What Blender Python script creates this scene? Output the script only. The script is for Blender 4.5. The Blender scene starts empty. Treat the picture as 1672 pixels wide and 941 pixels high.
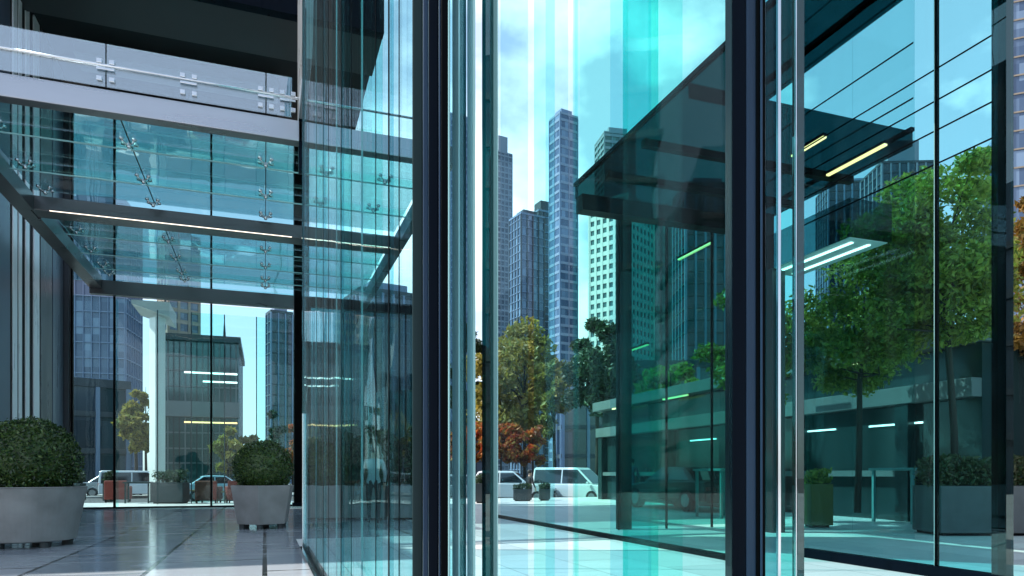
import bpy, bmesh, math, random
import numpy as np
from mathutils import Vector, Matrix

random.seed(7)
RNG = np.random.default_rng(7)
R = math.radians
sc = bpy.context.scene
COL = sc.collection

# ------------------------------------------------------------------ camera
YAW, FPX, CX, HZ, EYE = R(19.5), 1140.0, 836.0, 775.0, 1.1     # photo pixels (1672 wide)
SN, CS = math.sin(YAW), math.cos(YAW)
cam = bpy.data.cameras.new('camera')
cam.sensor_width = 36.0
cam.lens = 36.0 * FPX / 1672.0
cam.shift_y = (HZ - 470.5) / 1672.0
cam.clip_start, cam.clip_end = 0.05, 5000
co = bpy.data.objects.new('camera', cam)
COL.objects.link(co)
co.location = (0, 0, EYE)
co.rotation_euler = (R(90), 0, -YAW)
sc.camera = co

# ------------------------------------------------------------------ sky, sun, exposure
SUN_DIR = Vector((-0.93, 0.37, 0)).normalized()       # where the sun stands, seen from above
SUN_EL = R(52)
w = bpy.data.worlds.new('World')
sc.world = w
w.use_nodes = True
nt = w.node_tree
nt.nodes.clear()
N, L = nt.nodes.new, nt.links.new
sky = N('ShaderNodeTexSky')
sky.sky_type = 'NISHITA'
sky.sun_disc = False
sky.sun_elevation = SUN_EL
sky.sun_rotation = math.atan2(SUN_DIR.x, SUN_DIR.y)
sky.air_density, sky.dust_density, sky.ozone_density = 1.0, 1.2, 1.2
tc = N('ShaderNodeTexCoord')
mp = N('ShaderNodeMapping')
mp.inputs['Scale'].default_value = (1, 1, 1.7)
mp.inputs['Location'].default_value = (0.35, 0.1, 0.0)
n1 = N('ShaderNodeTexNoise')
n1.inputs['Scale'].default_value = 3.1
n1.inputs['Detail'].default_value = 9
n1.inputs['Roughness'].default_value = 0.56
# cumulus bank low over the street
dotn = N('ShaderNodeVectorMath')
dotn.operation = 'DISTANCE'
cd = Vector((SN + 0.01 * CS, CS - 0.01 * SN, 0.42)).normalized()
dotn.inputs[1].default_value = cd
mr = N('ShaderNodeMapRange')
mr.inputs[1].default_value, mr.inputs[2].default_value = 0.0, 0.42
mr.inputs[3].default_value, mr.inputs[4].default_value = 0.27, -0.05
ad = N('ShaderNodeMath')
ad.operation = 'ADD'
ramp = N('ShaderNodeMapRange')
ramp.inputs[1].default_value, ramp.inputs[2].default_value = 0.57, 0.76
mixc = N('ShaderNodeMix')
mixc.data_type = 'RGBA'
mixc.inputs[7].default_value = (8.6, 8.9, 9.4, 1)
bg = N('ShaderNodeBackground')
bg.inputs['Strength'].default_value = 0.13
wo = N('ShaderNodeOutputWorld')
L(tc.outputs['Generated'], mp.inputs[0])
L(mp.outputs[0], n1.inputs['Vector'])
L(tc.outputs['Generated'], dotn.inputs[0])
L(dotn.outputs['Value'], mr.inputs[0])
L(n1.outputs[0], ad.inputs[0])
L(mr.outputs[0], ad.inputs[1])
L(ad.outputs[0], ramp.inputs[0])
veil = N('ShaderNodeMix')          # thin even cirrus that pales the blue
veil.data_type = 'RGBA'
veil.inputs[0].default_value = 0.45
veil.inputs[7].default_value = (5.0, 5.7, 6.5, 1)
L(sky.outputs[0], veil.inputs[6])
L(ramp.outputs[0], mixc.inputs[0])
L(veil.outputs[2], mixc.inputs[6])
L(mixc.outputs[2], bg.inputs[0])
L(bg.outputs[0], wo.inputs[0])

sl = bpy.data.lights.new('sun', 'SUN')
sl.energy = 4.2
sl.angle = R(0.5)
sl.color = (1.0, 0.95, 0.87)
so = bpy.data.objects.new('sun', sl)
COL.objects.link(so)
sv = Vector((SUN_DIR.x * math.cos(SUN_EL), SUN_DIR.y * math.cos(SUN_EL), math.sin(SUN_EL)))
so.rotation_euler = sv.to_track_quat('Z', 'Y').to_euler()
so.location = sv * 60

sc.view_settings.view_transform = 'Standard'
sc.view_settings.look = 'None'
sc.view_settings.exposure = 0.95
sc.view_settings.gamma = 1.0
sc.render.engine = 'CYCLES'
cy = sc.cycles
cy.max_bounces, cy.transparent_max_bounces = 10, 64
cy.glossy_bounces, cy.diffuse_bounces = 6, 3
cy.use_denoising = True
cy.sample_clamp_indirect = 6
cy.caustics_reflective = False
cy.blur_glossy = 0.3

# ------------------------------------------------------------------ pixels to the ground plan
def ray(px):
    t = (px - CX) / FPX
    return SN + t * CS, CS - t * SN
def at(px, d):
    rx, ry = ray(px)
    return Vector((rx * d, ry * d, 0))
def hz(py, d):
    return EYE + (HZ - py) * d / FPX
def onx(px, X):
    rx, ry = ray(px)
    d = X / rx
    return Vector((X, ry * d, 0)), d
def ony(px, Y):
    rx, ry = ray(px)
    d = Y / ry
    return Vector((rx * d, Y, 0)), d

# ------------------------------------------------------------------ materials
def new_mat(name):
    m = bpy.data.materials.new(name)
    m.use_nodes = True
    t = m.node_tree
    t.nodes.clear()
    out = t.nodes.new('ShaderNodeOutputMaterial')
    return m, t, out

def principled(name, color, rough=0.5, metal=0.0, var=0.12, scale=3.0, stretch=(1, 1, 1), bump=0.0, spec=0.5,
               emit=None, es=0.0, rvar=0.1):
    m, t, out = new_mat(name)
    b = t.nodes.new('ShaderNodeBsdfPrincipled')
    t.links.new(b.outputs[0], out.inputs[0])
    b.inputs['Roughness'].default_value = rough
    b.inputs['Metallic'].default_value = metal
    b.inputs['Specular IOR Level'].default_value = spec
    tcn = t.nodes.new('ShaderNodeTexCoord')
    mpn = t.nodes.new('ShaderNodeMapping')
    mpn.inputs['Scale'].default_value = stretch
    t.links.new(tcn.outputs['Object'], mpn.inputs[0])
    nz = t.nodes.new('ShaderNodeTexNoise')
    nz.inputs['Scale'].default_value = scale
    nz.inputs['Detail'].default_value = 6
    t.links.new(mpn.outputs[0], nz.inputs['Vector'])
    mx = t.nodes.new('ShaderNodeMix')
    mx.data_type = 'RGBA'
    c = np.array(color)
    mx.inputs[6].default_value = (*np.clip(c * (1 - 2 * var), 0, 1), 1)
    mx.inputs[7].default_value = (*np.clip(c * (1 + 2 * var), 0, 1), 1)
    t.links.new(nz.outputs[0], mx.inputs[0])
    t.links.new(mx.outputs[2], b.inputs['Base Color'])
    r = t.nodes.new('ShaderNodeMapRange')
    r.inputs[3].default_value, r.inputs[4].default_value = max(rough - rvar, 0.02), min(rough + rvar, 1)
    t.links.new(nz.outputs[0], r.inputs[0])
    t.links.new(r.outputs[0], b.inputs['Roughness'])
    if bump:
        bp = t.nodes.new('ShaderNodeBump')
        bp.inputs['Strength'].default_value = bump
        bp.inputs['Distance'].default_value = 0.02
        t.links.new(nz.outputs[0], bp.inputs['Height'])
        t.links.new(bp.outputs[0], b.inputs['Normal'])
    if emit:
        b.inputs['Emission Color'].default_value = (*emit, 1)
        b.inputs['Emission Strength'].default_value = es
    return m

def glass(name, tint, r0=0.05, k=0.5, power=4.0, gloss=(1, 1, 1), rough=0.0, wave=0.015, streak=0.0, frit=0.002, fritcol=(0.62, 0.68, 0.70)):
    """thin clear sheet: tinted see-through mixed with a mirror that grows at grazing angles; slightly wavy like float glass"""
    m, t, out = new_mat(name)
    n, l = t.nodes.new, t.links.new
    tr = n('ShaderNodeBsdfTransparent')
    tr.inputs[0].default_value = (*tint, 1)
    gl = n('ShaderNodeBsdfGlossy')
    gl.inputs['Color'].default_value = (*gloss, 1)
    gl.inputs['Roughness'].default_value = rough
    lw = n('ShaderNodeLayerWeight')
    lw.inputs[0].default_value = 0.5
    pw = n('ShaderNodeMath'); pw.operation = 'POWER'; pw.inputs[1].default_value = power
    ml = n('ShaderNodeMath'); ml.operation = 'MULTIPLY_ADD'
    ml.inputs[1].default_value, ml.inputs[2].default_value = k, r0
    ml.use_clamp = True
    mix = n('ShaderNodeMixShader')
    l(lw.outputs['Facing'], pw.inputs[0]); l(pw.outputs[0], ml.inputs[0])
    fac = ml.outputs[0]
    tcn = n('ShaderNodeTexCoord')
    if streak:
        mp2 = n('ShaderNodeMapping'); mp2.inputs['Scale'].default_value = (5, 5, 0.12)
        nz2 = n('ShaderNodeTexNoise'); nz2.inputs['Scale'].default_value = 2.2; nz2.inputs['Detail'].default_value = 3
        l(tcn.outputs['Object'], mp2.inputs[0]); l(mp2.outputs[0], nz2.inputs['Vector'])
        r2 = n('ShaderNodeMapRange')
        r2.inputs[1].default_value, r2.inputs[2].default_value = 0.35, 0.65
        r2.inputs[3].default_value, r2.inputs[4].default_value = 1 - streak, 1 + streak
        l(nz2.outputs[0], r2.inputs[0])
        m2 = n('ShaderNodeMath'); m2.operation = 'MULTIPLY'; m2.use_clamp = True
        l(fac, m2.inputs[0]); l(r2.outputs[0], m2.inputs[1])
        fac = m2.outputs[0]
    l(fac, mix.inputs[0]); l(tr.outputs[0], mix.inputs[1]); l(gl.outputs[0], mix.inputs[2])
    if wave:
        nz = n('ShaderNodeTexNoise'); nz.inputs['Scale'].default_value = 0.9; nz.inputs['Detail'].default_value = 1.5
        l(tcn.outputs['Object'], nz.inputs['Vector'])
        bp = n('ShaderNodeBump'); bp.inputs['Strength'].default_value = wave * 10; bp.inputs['Distance'].default_value = 0.05
        l(nz.outputs[0], bp.inputs['Height']); l(bp.outputs[0], gl.inputs['Normal'])
    # thin dust and drying streaks; on pale facade panes frit stands in for reflection
    df = n('ShaderNodeBsdfDiffuse'); df.inputs[0].default_value = (*fritcol, 1)
    mp3 = n('ShaderNodeMapping'); mp3.inputs['Scale'].default_value = (4, 4, 0.10)
    nz3 = n('ShaderNodeTexNoise'); nz3.inputs['Scale'].default_value = 2.6; nz3.inputs['Detail'].default_value = 5
    l(tcn.outputs['Object'], mp3.inputs[0]); l(mp3.outputs[0], nz3.inputs['Vector'])
    r3 = n('ShaderNodeMapRange'); r3.inputs[1].default_value, r3.inputs[2].default_value = 0.34, 0.66
    r3.inputs[3].default_value, r3.inputs[4].default_value = frit * 0.25, frit * 1.9
    l(nz3.outputs[0], r3.inputs[0])
    mx3 = n('ShaderNodeMixShader')
    l(r3.outputs[0], mx3.inputs[0]); l(mix.outputs[0], mx3.inputs[1]); l(df.outputs[0], mx3.inputs[2])
    l(mx3.outputs[0], out.inputs[0])
    return m

def leaf_mat(name, cols, trans=0.35, rough=0.45):
    m, t, out = new_mat(name)
    n, l = t.nodes.new, t.links.new
    g = n('ShaderNodeNewGeometry')
    cr = n('ShaderNodeValToRGB')
    el = cr.color_ramp.elements
    el[0].position, el[0].color = 0.0, (*cols[0], 1)
    el[1].position, el[1].color = 1.0, (*cols[-1], 1)
    for i, c in enumerate(cols[1:-1]):
        e = el.new((i + 1) / (len(cols) - 1)); e.color = (*c, 1)
    l(g.outputs['Random Per Island'], cr.inputs[0])
    b = n('ShaderNodeBsdfPrincipled')
    b.inputs['Roughness'].default_value = rough
    l(cr.outputs[0], b.inputs['Base Color'])
    tl = n('ShaderNodeBsdfTranslucent')
    l(cr.outputs[0], tl.inputs[0])
    mx = n('ShaderNodeMixShader'); mx.inputs[0].default_value = trans
    l(b.outputs[0], mx.inputs[1]); l(tl.outputs[0], mx.inputs[2]); l(mx.outputs[0], out.inputs[0])
    return m

def paving_mat(name, c1, c2, mortar, tw, th, rough, vein=0.0, veincol=(0.5, 0.5, 0.52), offs=0.5, rot=0.0, msize=0.006):
    m, t, out = new_mat(name)
    n, l = t.nodes.new, t.links.new
    tcn = n('ShaderNodeTexCoord'); mpn = n('ShaderNodeMapping'); mpn.inputs['Rotation'].default_value = (0, 0, rot)
    l(tcn.outputs['Object'], mpn.inputs[0])
    br = n('ShaderNodeTexBrick')
    br.offset = offs
    br.inputs['Color1'].default_value = (*c1, 1); br.inputs['Color2'].default_value = (*c2, 1)
    br.inputs['Mortar'].default_value = (*mortar, 1)
    br.inputs['Scale'].default_value = 1.0; br.inputs['Mortar Size'].default_value = msize
    br.inputs['Brick Width'].default_value = tw; br.inputs['Row Height'].default_value = th
    l(mpn.outputs[0], br.inputs['Vector'])
    nz = n('ShaderNodeTexNoise'); nz.inputs['Scale'].default_value = 1.3; nz.inputs['Detail'].default_value = 8
    nz.inputs['Distortion'].default_value = 1.2
    mp2 = n('ShaderNodeMapping'); mp2.inputs['Scale'].default_value = (0.6, 2.0, 1); mp2.inputs['Rotation'].default_value = (0, 0, 0.5)
    l(tcn.outputs['Object'], mp2.inputs[0]); l(mp2.outputs[0], nz.inputs['Vector'])
    rr = n('ShaderNodeMapRange'); rr.inputs[1].default_value, rr.inputs[2].default_value = 0.5, 0.72
    rr.inputs[3].default_value, rr.inputs[4].default_value = 0, vein
    l(nz.outputs[0], rr.inputs[0])
    mx = n('ShaderNodeMix'); mx.data_type = 'RGBA'; mx.inputs[7].default_value = (*veincol, 1)
    l(rr.outputs[0], mx.inputs[0]); l(br.outputs[0], mx.inputs[6])
    b = n('ShaderNodeBsdfPrincipled'); l(mx.outputs[2], b.inputs['Base Color'])
    r2 = n('ShaderNodeMapRange'); r2.inputs[3].default_value, r2.inputs[4].default_value = max(rough - 0.08, 0.03), rough + 0.12
    l(nz.outputs[0], r2.inputs[0]); l(r2.outputs[0], b.inputs['Roughness'])
    bp = n('ShaderNodeBump'); bp.inputs['Strength'].default_value = 0.12; bp.inputs['Distance'].default_value = 0.01
    inv = n('ShaderNodeMath'); inv.operation = 'SUBTRACT'; inv.inputs[0].default_value = 1
    l(br.outputs['Fac'], inv.inputs[1]); l(inv.outputs[0], bp.inputs['Height']); l(bp.outputs[0], b.inputs['Normal'])
    l(b.outputs[0], out.inputs[0])
    return m

def tower_mat(name, c1, c2, fx, fz, rough=0.12, spec=0.8):
    """window glass whose tone changes from window to window"""
    m, t, out = new_mat(name)
    n, l = t.nodes.new, t.links.new
    tcn = n('ShaderNodeTexCoord'); sp = n('ShaderNodeSeparateXYZ'); l(tcn.outputs['Object'], sp.inputs[0])
    def q(src, f):
        a = n('ShaderNodeMath'); a.operation = 'MULTIPLY'; a.inputs[1].default_value = f; l(src, a.inputs[0])
        b = n('ShaderNodeMath'); b.operation = 'FLOOR'; l(a.outputs[0], b.inputs[0]); return b.outputs[0]
    cb = n('ShaderNodeCombineXYZ')
    l(q(sp.outputs[0], fx), cb.inputs[0]); l(q(sp.outputs[1], fx), cb.inputs[1]); l(q(sp.outputs[2], fz), cb.inputs[2])
    wn = n('ShaderNodeTexWhiteNoise'); wn.noise_dimensions = '3D'; l(cb.outputs[0], wn.inputs['Vector'])
    pw = n('ShaderNodeMath'); pw.operation = 'POWER'; pw.inputs[1].default_value = 2.0; l(wn.outputs['Value'], pw.inputs[0])
    mx = n('ShaderNodeMix'); mx.data_type = 'RGBA'
    mx.inputs[6].default_value = (*c1, 1); mx.inputs[7].default_value = (*c2, 1); l(pw.outputs[0], mx.inputs[0])
    b = n('ShaderNodeBsdfPrincipled'); l(mx.outputs[2], b.inputs['Base Color'])
    b.inputs['Roughness'].default_value = rough; b.inputs['Specular IOR Level'].default_value = spec
    l(b.outputs[0], out.inputs[0])
    return m

M = {}
M['dark_metal'] = principled('dark_metal', (0.0022, 0.0045, 0.009), 0.3, 0.0, 0.1, 2.0, (3, 3, 0.2), spec=0.04)
M['black_metal'] = principled('black_metal', (0.0015, 0.002, 0.0026), 0.35, 0.0, 0.1, 2.0, (3, 3, 0.2), spec=0.03)
M['blue_metal'] = principled('blue_metal', (0.022, 0.042, 0.075), 0.3, 0.0, 0.25, 2.0, (5, 5, 0.15), spec=0.15)
M['beam_metal'] = principled('beam_metal', (0.42, 0.43, 0.47), 0.3, 0.85, 0.06, 1.2, (0.3, 2, 2))
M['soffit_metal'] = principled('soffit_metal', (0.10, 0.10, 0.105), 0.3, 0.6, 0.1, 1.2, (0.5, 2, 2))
M['steel'] = principled('steel', (0.62, 0.64, 0.66), 0.16, 1.0, 0.05, 4)
M['silver_fin'] = principled('silver_fin', (0.86, 0.88, 0.93), 0.3, 0.3, 0.06, 2, (3, 3, 0.3))
M['clad'] = principled('grey_cladding', (0.035, 0.04, 0.048), 0.3, 0.3, 0.12, 1.5, (2, 2, 0.2))
M['clad_blue'] = principled('blue_grey_cladding', (0.10, 0.13, 0.18), 0.3, 0.5, 0.12, 1.5, (2, 2, 0.2))
M['black_soffit'] = principled('black_soffit', (0.006, 0.007, 0.008), 0.6, 0.0, 0.15, 0.8, spec=0.2)
M['grey_soffit'] = principled('grey_soffit', (0.022, 0.022, 0.024), 0.5, 0.0, 0.12, 0.6)
M['green_band'] = principled('green_band', (0.045, 0.07, 0.062), 0.3, 0.1, 0.12, 0.5)
M['pale_metal'] = principled('pale_metal', (0.40, 0.43, 0.46), 0.3, 0.6, 0.1, 0.8)
M['panel_grey'] = principled('grey_green_panel', (0.016, 0.030, 0.031), 0.3, 0.0, 0.3, 2, (6, 6, 0.12), spec=0.08)
M['concrete'] = principled('concrete', (0.24, 0.235, 0.225), 0.75, 0, 0.26, 2.6, bump=0.25)
M['dark_concrete'] = principled('dark_concrete', (0.09, 0.092, 0.094), 0.75, 0, 0.16, 5.0, bump=0.25)
M['dark_box'] = principled('dark_box', (0.035, 0.040, 0.042), 0.55, 0, 0.15, 4)
M['white_stone'] = principled('white_stone', (0.80, 0.84, 0.81), 0.5, 0, 0.07, 1.2, (2, 2, 0.4))
M['pale_slab'] = principled('pale_slab', (0.46, 0.50, 0.49), 0.5, 0, 0.07, 1.0)
M['bay_glass'] = principled('bay_glass', (0.016, 0.034, 0.036), 0.12, 0, 0.45, 0.5, (1, 1, 0.15), spec=0.5, rvar=0.06)
M['podium_slab'] = principled('podium_slab', (0.12, 0.135, 0.135), 0.5, 0, 0.1, 1.0)
M['ceiling_pale'] = principled('pale_ceiling', (0.60, 0.60, 0.57), 0.6, 0, 0.05, 1.0)
M['dark_interior'] = principled('dark_interior', (0.004, 0.007, 0.008), 0.3, 0, 0.3, 0.8, spec=0.15)
M['dark_teal'] = principled('dark_teal_panel', (0.012, 0.032, 0.034), 0.25, 0.1, 0.2, 0.8, (1, 1, 0.2))
M['asphalt'] = principled('asphalt', (0.055, 0.055, 0.057), 0.85, 0, 0.15, 8, bump=0.3)
M['ground'] = principled('city_ground', (0.14, 0.14, 0.135), 0.9, 0, 0.15, 0.3)
M['kerb'] = principled('kerb_stone', (0.36, 0.36, 0.35), 0.8, 0, 0.1, 4)
M['paint'] = principled('road_paint', (0.75, 0.75, 0.72), 0.7, 0, 0.08, 6)
M['bark'] = principled('bark', (0.04, 0.03, 0.024), 0.9, 0, 0.2, 10, (1, 1, 0.3), bump=0.6)
M['soil'] = principled('soil', (0.03, 0.022, 0.016), 0.95, 0, 0.2, 20)
M['red_fabric'] = principled('red_fabric', (0.17, 0.02, 0.012), 0.7, 0, 0.1, 9)
M['tan'] = principled('tan_wood', (0.36, 0.24, 0.11), 0.55, 0, 0.12, 5)
M['olive'] = principled('olive_box', (0.10, 0.075, 0.008), 0.6, 0, 0.12, 5)
M['white_table'] = principled('teal_table', (0.10, 0.26, 0.26), 0.3, 0, 0.04, 2)
M['tyre'] = principled('tyre', (0.015, 0.015, 0.016), 0.8, 0, 0.1, 9)
M['rim'] = principled('rim', (0.35, 0.36, 0.38), 0.3, 0.9, 0.06, 9)
M['car_glass'] = principled('car_glass', (0.010, 0.018, 0.022), 0.05, 0, 0.1, 1, spec=1.0, rvar=0.02)
M['lamp_glass'] = principled('lamp_glass', (0.7, 0.72, 0.75), 0.1, 0.3, 0.05, 3)
M['tail'] = principled('tail_lamp', (0.35, 0.02, 0.015), 0.2, 0, 0.05, 3)
M['plate'] = principled('plate', (0.6, 0.6, 0.58), 0.5, 0, 0.03, 3)
M['light_warm'] = principled('warm_light', (0.9, 0.85, 0.8), 0.5, emit=(1.0, 0.82, 0.66), es=1.0)
M['light_yellow'] = principled('yellow_light', (0.9, 0.8, 0.5), 0.5, emit=(1.0, 0.46, 0.16), es=1.8)
M['light_white'] = principled('white_light', (0.9, 0.9, 0.9), 0.5, emit=(1.0, 0.97, 0.9), es=1.6)

TEAL = (0.42, 0.90, 0.88)
def rt(c, p=0.5):
    return tuple(x ** p for x in c)
M['glass_clear'] = glass('clear_glass', rt((0.84, 0.95, 0.96)), 0.002, 0.08)
M['glass_blue'] = glass('blue_glass', rt((0.70, 0.86, 0.94)), 0.002, 0.08)
M['glass_teal'] = glass('teal_glass', rt((0.25, 0.82, 0.78)), 0.01, 0.2, streak=0.4)
M['glass_deep'] = glass('deep_teal_glass', rt((0.16, 0.56, 0.60)), 0.015, 0.25)
M['glass_fin'] = glass('fin_glass', rt((0.60, 0.94, 0.90)), 0.002, 0.08)
M['glass_edge'] = glass('glass_edge', (0.02, 0.19, 0.20), 0.10, 0.5, gloss=(0.7, 0.95, 0.95))
M['glass_edge_bright'] = principled('bright_glass_edge', (0.26, 0.46, 0.46), 0.12, 0.1, 0.08, 2, (3, 3, 0.2))
M['glass_canopy'] = glass('canopy_glass', rt((0.42, 0.64, 0.67)), 0.10, 0.5)
M['glass_rail'] = glass('balustrade_glass', rt((0.72, 0.84, 0.90)), 0.27, 0.5, gloss=(0.92, 0.97, 1.0), frit=0.0)
M['glass_back'] = glass('back_wall_glass', rt((0.60, 0.85, 0.87)), 0.018, 0.5, wave=0.03)
M['glass_upper'] = glass('upper_wall_glass', rt((0.24, 0.55, 0.58)), 0.22, 0.5, gloss=(0.85, 0.93, 1.0), wave=0.03)
M['glass_facade'] = glass('facade_glass', rt((0.42, 0.72, 0.76)), 0.025, 0.40, power=9.0, streak=0.8, wave=0.03, frit=0.001)
M['glass_facade_pale'] = glass('pale_facade_glass', rt((0.46, 0.72, 0.78)), 0.025, 0.40, power=9.0, streak=0.8, wave=0.03, frit=0.012)  # pale reflection put into the stronger frit of these end panes
M['glass_darkening'] = glass('hall_darkening_glass', rt((0.17, 0.50, 0.49)), 0.008, 0.15, streak=0.4, frit=0.0)
M['glass_side_darkening'] = glass('side_darkening_glass', rt((0.60, 0.82, 0.83)), 0.010, 0.2, streak=0.4, frit=0.001)
M['glass_rear'] = glass('rear_glass', rt((0.06, 0.22, 0.24)), 0.05, 0.5, wave=0.04, frit=0.0)
M['glass_roof'] = glass('tinted_roof_glass', rt((0.012, 0.055, 0.062)), 0.001, 0.02, frit=0.0)
M['glass_box'] = glass('tinted_box_glass', rt((0.10, 0.24, 0.26)), 0.01, 0.10, frit=0.004)
M['glass_hall'] = glass('hall_glass', rt((0.60, 0.92, 0.87)), 0.003, 0.04)
M['glass_hall_pale'] = glass('pale_hall_glass', rt((0.84, 0.95, 0.96)), 0.008, 0.06)
M['glass_screen'] = glass('screen_glass', rt((0.33, 0.74, 0.77)), 0.012, 0.15, streak=0.3)
M['glass_pavilion'] = principled('pavilion_glass', (0.025, 0.10, 0.10), 0.08, 0.2, 0.35, 0.25, (1, 1, 0.2), spec=1.0, rvar=0.05)

M['leaf_box'] = leaf_mat('boxwood_leaf', [(0.012, 0.03, 0.010), (0.03, 0.07, 0.018), (0.10, 0.16, 0.04)], 0.2, 0.25)
M['leaf_gold'] = leaf_mat('golden_leaf', [(0.16, 0.14, 0.03), (0.32, 0.24, 0.04), (0.22, 0.24, 0.05), (0.44, 0.32, 0.07)], 0.4)
M['leaf_dark'] = leaf_mat('dark_leaf', [(0.015, 0.035, 0.016), (0.03, 0.06, 0.025), (0.05, 0.085, 0.03)], 0.25)
M['leaf_green'] = leaf_mat('green_leaf', [(0.08, 0.13, 0.02), (0.25, 0.29, 0.045), (0.50, 0.48, 0.09), (0.14, 0.18, 0.025)], 0.55, 0.35)
M['leaf_red'] = leaf_mat('red_leaf', [(0.30, 0.04, 0.02), (0.48, 0.10, 0.03), (0.52, 0.22, 0.05), (0.20, 0.14, 0.03)], 0.4)
M['leaf_orange'] = leaf_mat('orange_leaf', [(0.20, 0.10, 0.02), (0.32, 0.16, 0.03), (0.14, 0.11, 0.025)], 0.4)
M['leaf_hedge'] = leaf_mat('hedge_leaf', [(0.03, 0.055, 0.02), (0.07, 0.09, 0.03), (0.13, 0.11, 0.05)], 0.3)

# ------------------------------------------------------------------ object helpers
def tag(o, label=None, cat=None, group=None, kind=None):
    if label: o['label'] = label
    if cat: o['category'] = cat
    if group: o['group'] = group
    if kind: o['kind'] = kind
    return o

def thing(name, loc, label, cat, group=None):
    o = bpy.data.objects.new(name, None)
    o.empty_display_size = 0.3
    COL.objects.link(o)
    o.location = loc
    return tag(o, label, cat, group)

def copy_tree(o, parent=None):
    c = o.copy()
    COL.objects.link(c)
    c.parent = parent
    for ch in list(o.children):
        copy_tree(ch, c)
    return c

class MB:
    """collects shapes in world coordinates and links them as one mesh"""
    def __init__(s):
        s.v, s.f = [], []
    def add(s, vs, fs):
        b = len(s.v)
        s.v += [tuple(v) for v in vs]
        s.f += [tuple(b + i for i in f) for f in fs]
        return s
    def box(s, x0, x1, y0, y1, z0, z1):
        return s.add([(x0, y0, z0), (x1, y0, z0), (x1, y1, z0), (x0, y1, z0), (x0, y0, z1), (x1, y0, z1), (x1, y1, z1), (x0, y1, z1)],
                     [(3, 2, 1, 0), (4, 5, 6, 7), (0, 1, 5, 4), (1, 2, 6, 5), (2, 3, 7, 6), (3, 0, 4, 7)])
    def line(s, p, q, z0, z1, th, side=0.0):
        """an upright slab along the plan line p-q; side shifts it across the line"""
        p, q = Vector(p[:2]), Vector(q[:2])
        d = (q - p).normalized()
        n = Vector((-d.y, d.x))
        a, b = n * (side - th / 2), n * (side + th / 2)
        pts = [p + a, q + a, q + b, p + b]
        vs = [(x.x, x.y, z0) for x in pts] + [(x.x, x.y, z1) for x in pts]
        return s.add(vs, [(3, 2, 1, 0), (4, 5, 6, 7), (0, 1, 5, 4), (1, 2, 6, 5), (2, 3, 7, 6), (3, 0, 4, 7)])
    def tube(s, pts, rad, seg=8):
        pts = [Vector(p) for p in pts]
        rs = rad if isinstance(rad, (list, tuple)) else [rad] * len(pts)
        vs, fs = [], []
        for i, p in enumerate(pts):
            d = (pts[min(i + 1, len(pts) - 1)] - pts[max(i - 1, 0)]).normalized()
            u = d.cross(Vector((0.31, 0.17, 0.93)) if abs(d.z) < 0.9 else Vector((1, 0.1, 0))).normalized()
            v = d.cross(u)
            for k in range(seg):
                a = 2 * math.pi * k / seg
                vs.append(p + (u * math.cos(a) + v * math.sin(a)) * rs[i])
        for i in range(len(pts) - 1):
            for k in range(seg):
                a, b = i * seg + k, i * seg + (k + 1) % seg
                fs.append((a, b, b + seg, a + seg))
        fs.append(tuple(range(seg - 1, -1, -1)))
        fs.append(tuple(range((len(pts) - 1) * seg, len(pts) * seg)))
        return s.add(vs, fs)
    def lathe(s, cx, cy, prof, seg=32, rot=0.0, cap=True):
        vs, fs = [], []
        for r, z in prof:
            for k in range(seg):
                a = rot + 2 * math.pi * k / seg
                vs.append((cx + r * math.cos(a), cy + r * math.sin(a), z))
        for i in range(len(prof) - 1):
            for k in range(seg):
                a, b = i * seg + k, i * seg + (k + 1) % seg
                fs.append((a, b, b + seg, a + seg))
        if cap:
            fs.append(tuple(range(seg - 1, -1, -1)))
            fs.append(tuple(range((len(prof) - 1) * seg, len(prof) * seg)))
        return s.add(vs, fs)
    def build(s, name, mat, parent=None, bevel=0.0, smooth=False, segs=2):
        off = Vector((0, 0, 0))
        p = parent
        while p is not None:
            off += Vector(p.location)
            p = p.parent
        me = bpy.data.meshes.new(name)
        me.from_pydata([(v[0] - off.x, v[1] - off.y, v[2] - off.z) for v in s.v], [], s.f)
        me.update()
        me.materials.append(mat)
        if smooth:
            me.polygons.foreach_set('use_smooth', [True] * len(me.polygons))
        o = bpy.data.objects.new(name, me)
        COL.objects.link(o)
        o.parent = parent
        if bevel:
            bv = o.modifiers.new('bevel', 'BEVEL')
            bv.width, bv.segments, bv.limit_method = bevel, segs, 'ANGLE'
        return o

def turn(mb, c, rz):
    """turn the collected shapes about the plan point c"""
    co_, si_ = math.cos(rz), math.sin(rz)
    mb.v = [(c[0] + (x - c[0]) * co_ - (y - c[1]) * si_, c[1] + (x - c[0]) * si_ + (y - c[1]) * co_, z) for x, y, z in mb.v]
    return mb

# ================================================================== SETTING
ROADZ = -0.45
tag(MB().box(-1500, 1500, -400, 2500, ROADZ - 0.5, ROADZ).build('ground', M['ground']), kind='structure')
M['paving'] = paving_mat('light_paving', (0.70, 0.70, 0.68), (0.55, 0.55, 0.54), (0.22, 0.22, 0.22), 1.8, 0.9, 0.35, 0.25, (0.58, 0.58, 0.57), rot=R(90))
M['marble'] = paving_mat('dark_marble', (0.24, 0.28, 0.32), (0.40, 0.43, 0.47), (0.012, 0.012, 0.014), 2.4, 1.25, 0.11, 1.0, (0.46, 0.48, 0.50), rot=R(90), msize=0.028)
tag(MB().box(-30, 40, -30, 30.8, ROADZ, 0).build('plaza', M['paving']), kind='structure')
tag(MB().box(-8, 0.5, -8, 25.3, 0.0, 0.004).box(0.5, 3.2, 12.4, 25.3, 0.0, 0.004).build('stone_floor', M['marble']), kind='structure')
for i, (y, z) in enumerate([(31.2, -0.15), (31.6, -0.30)]):
    pass
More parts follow.
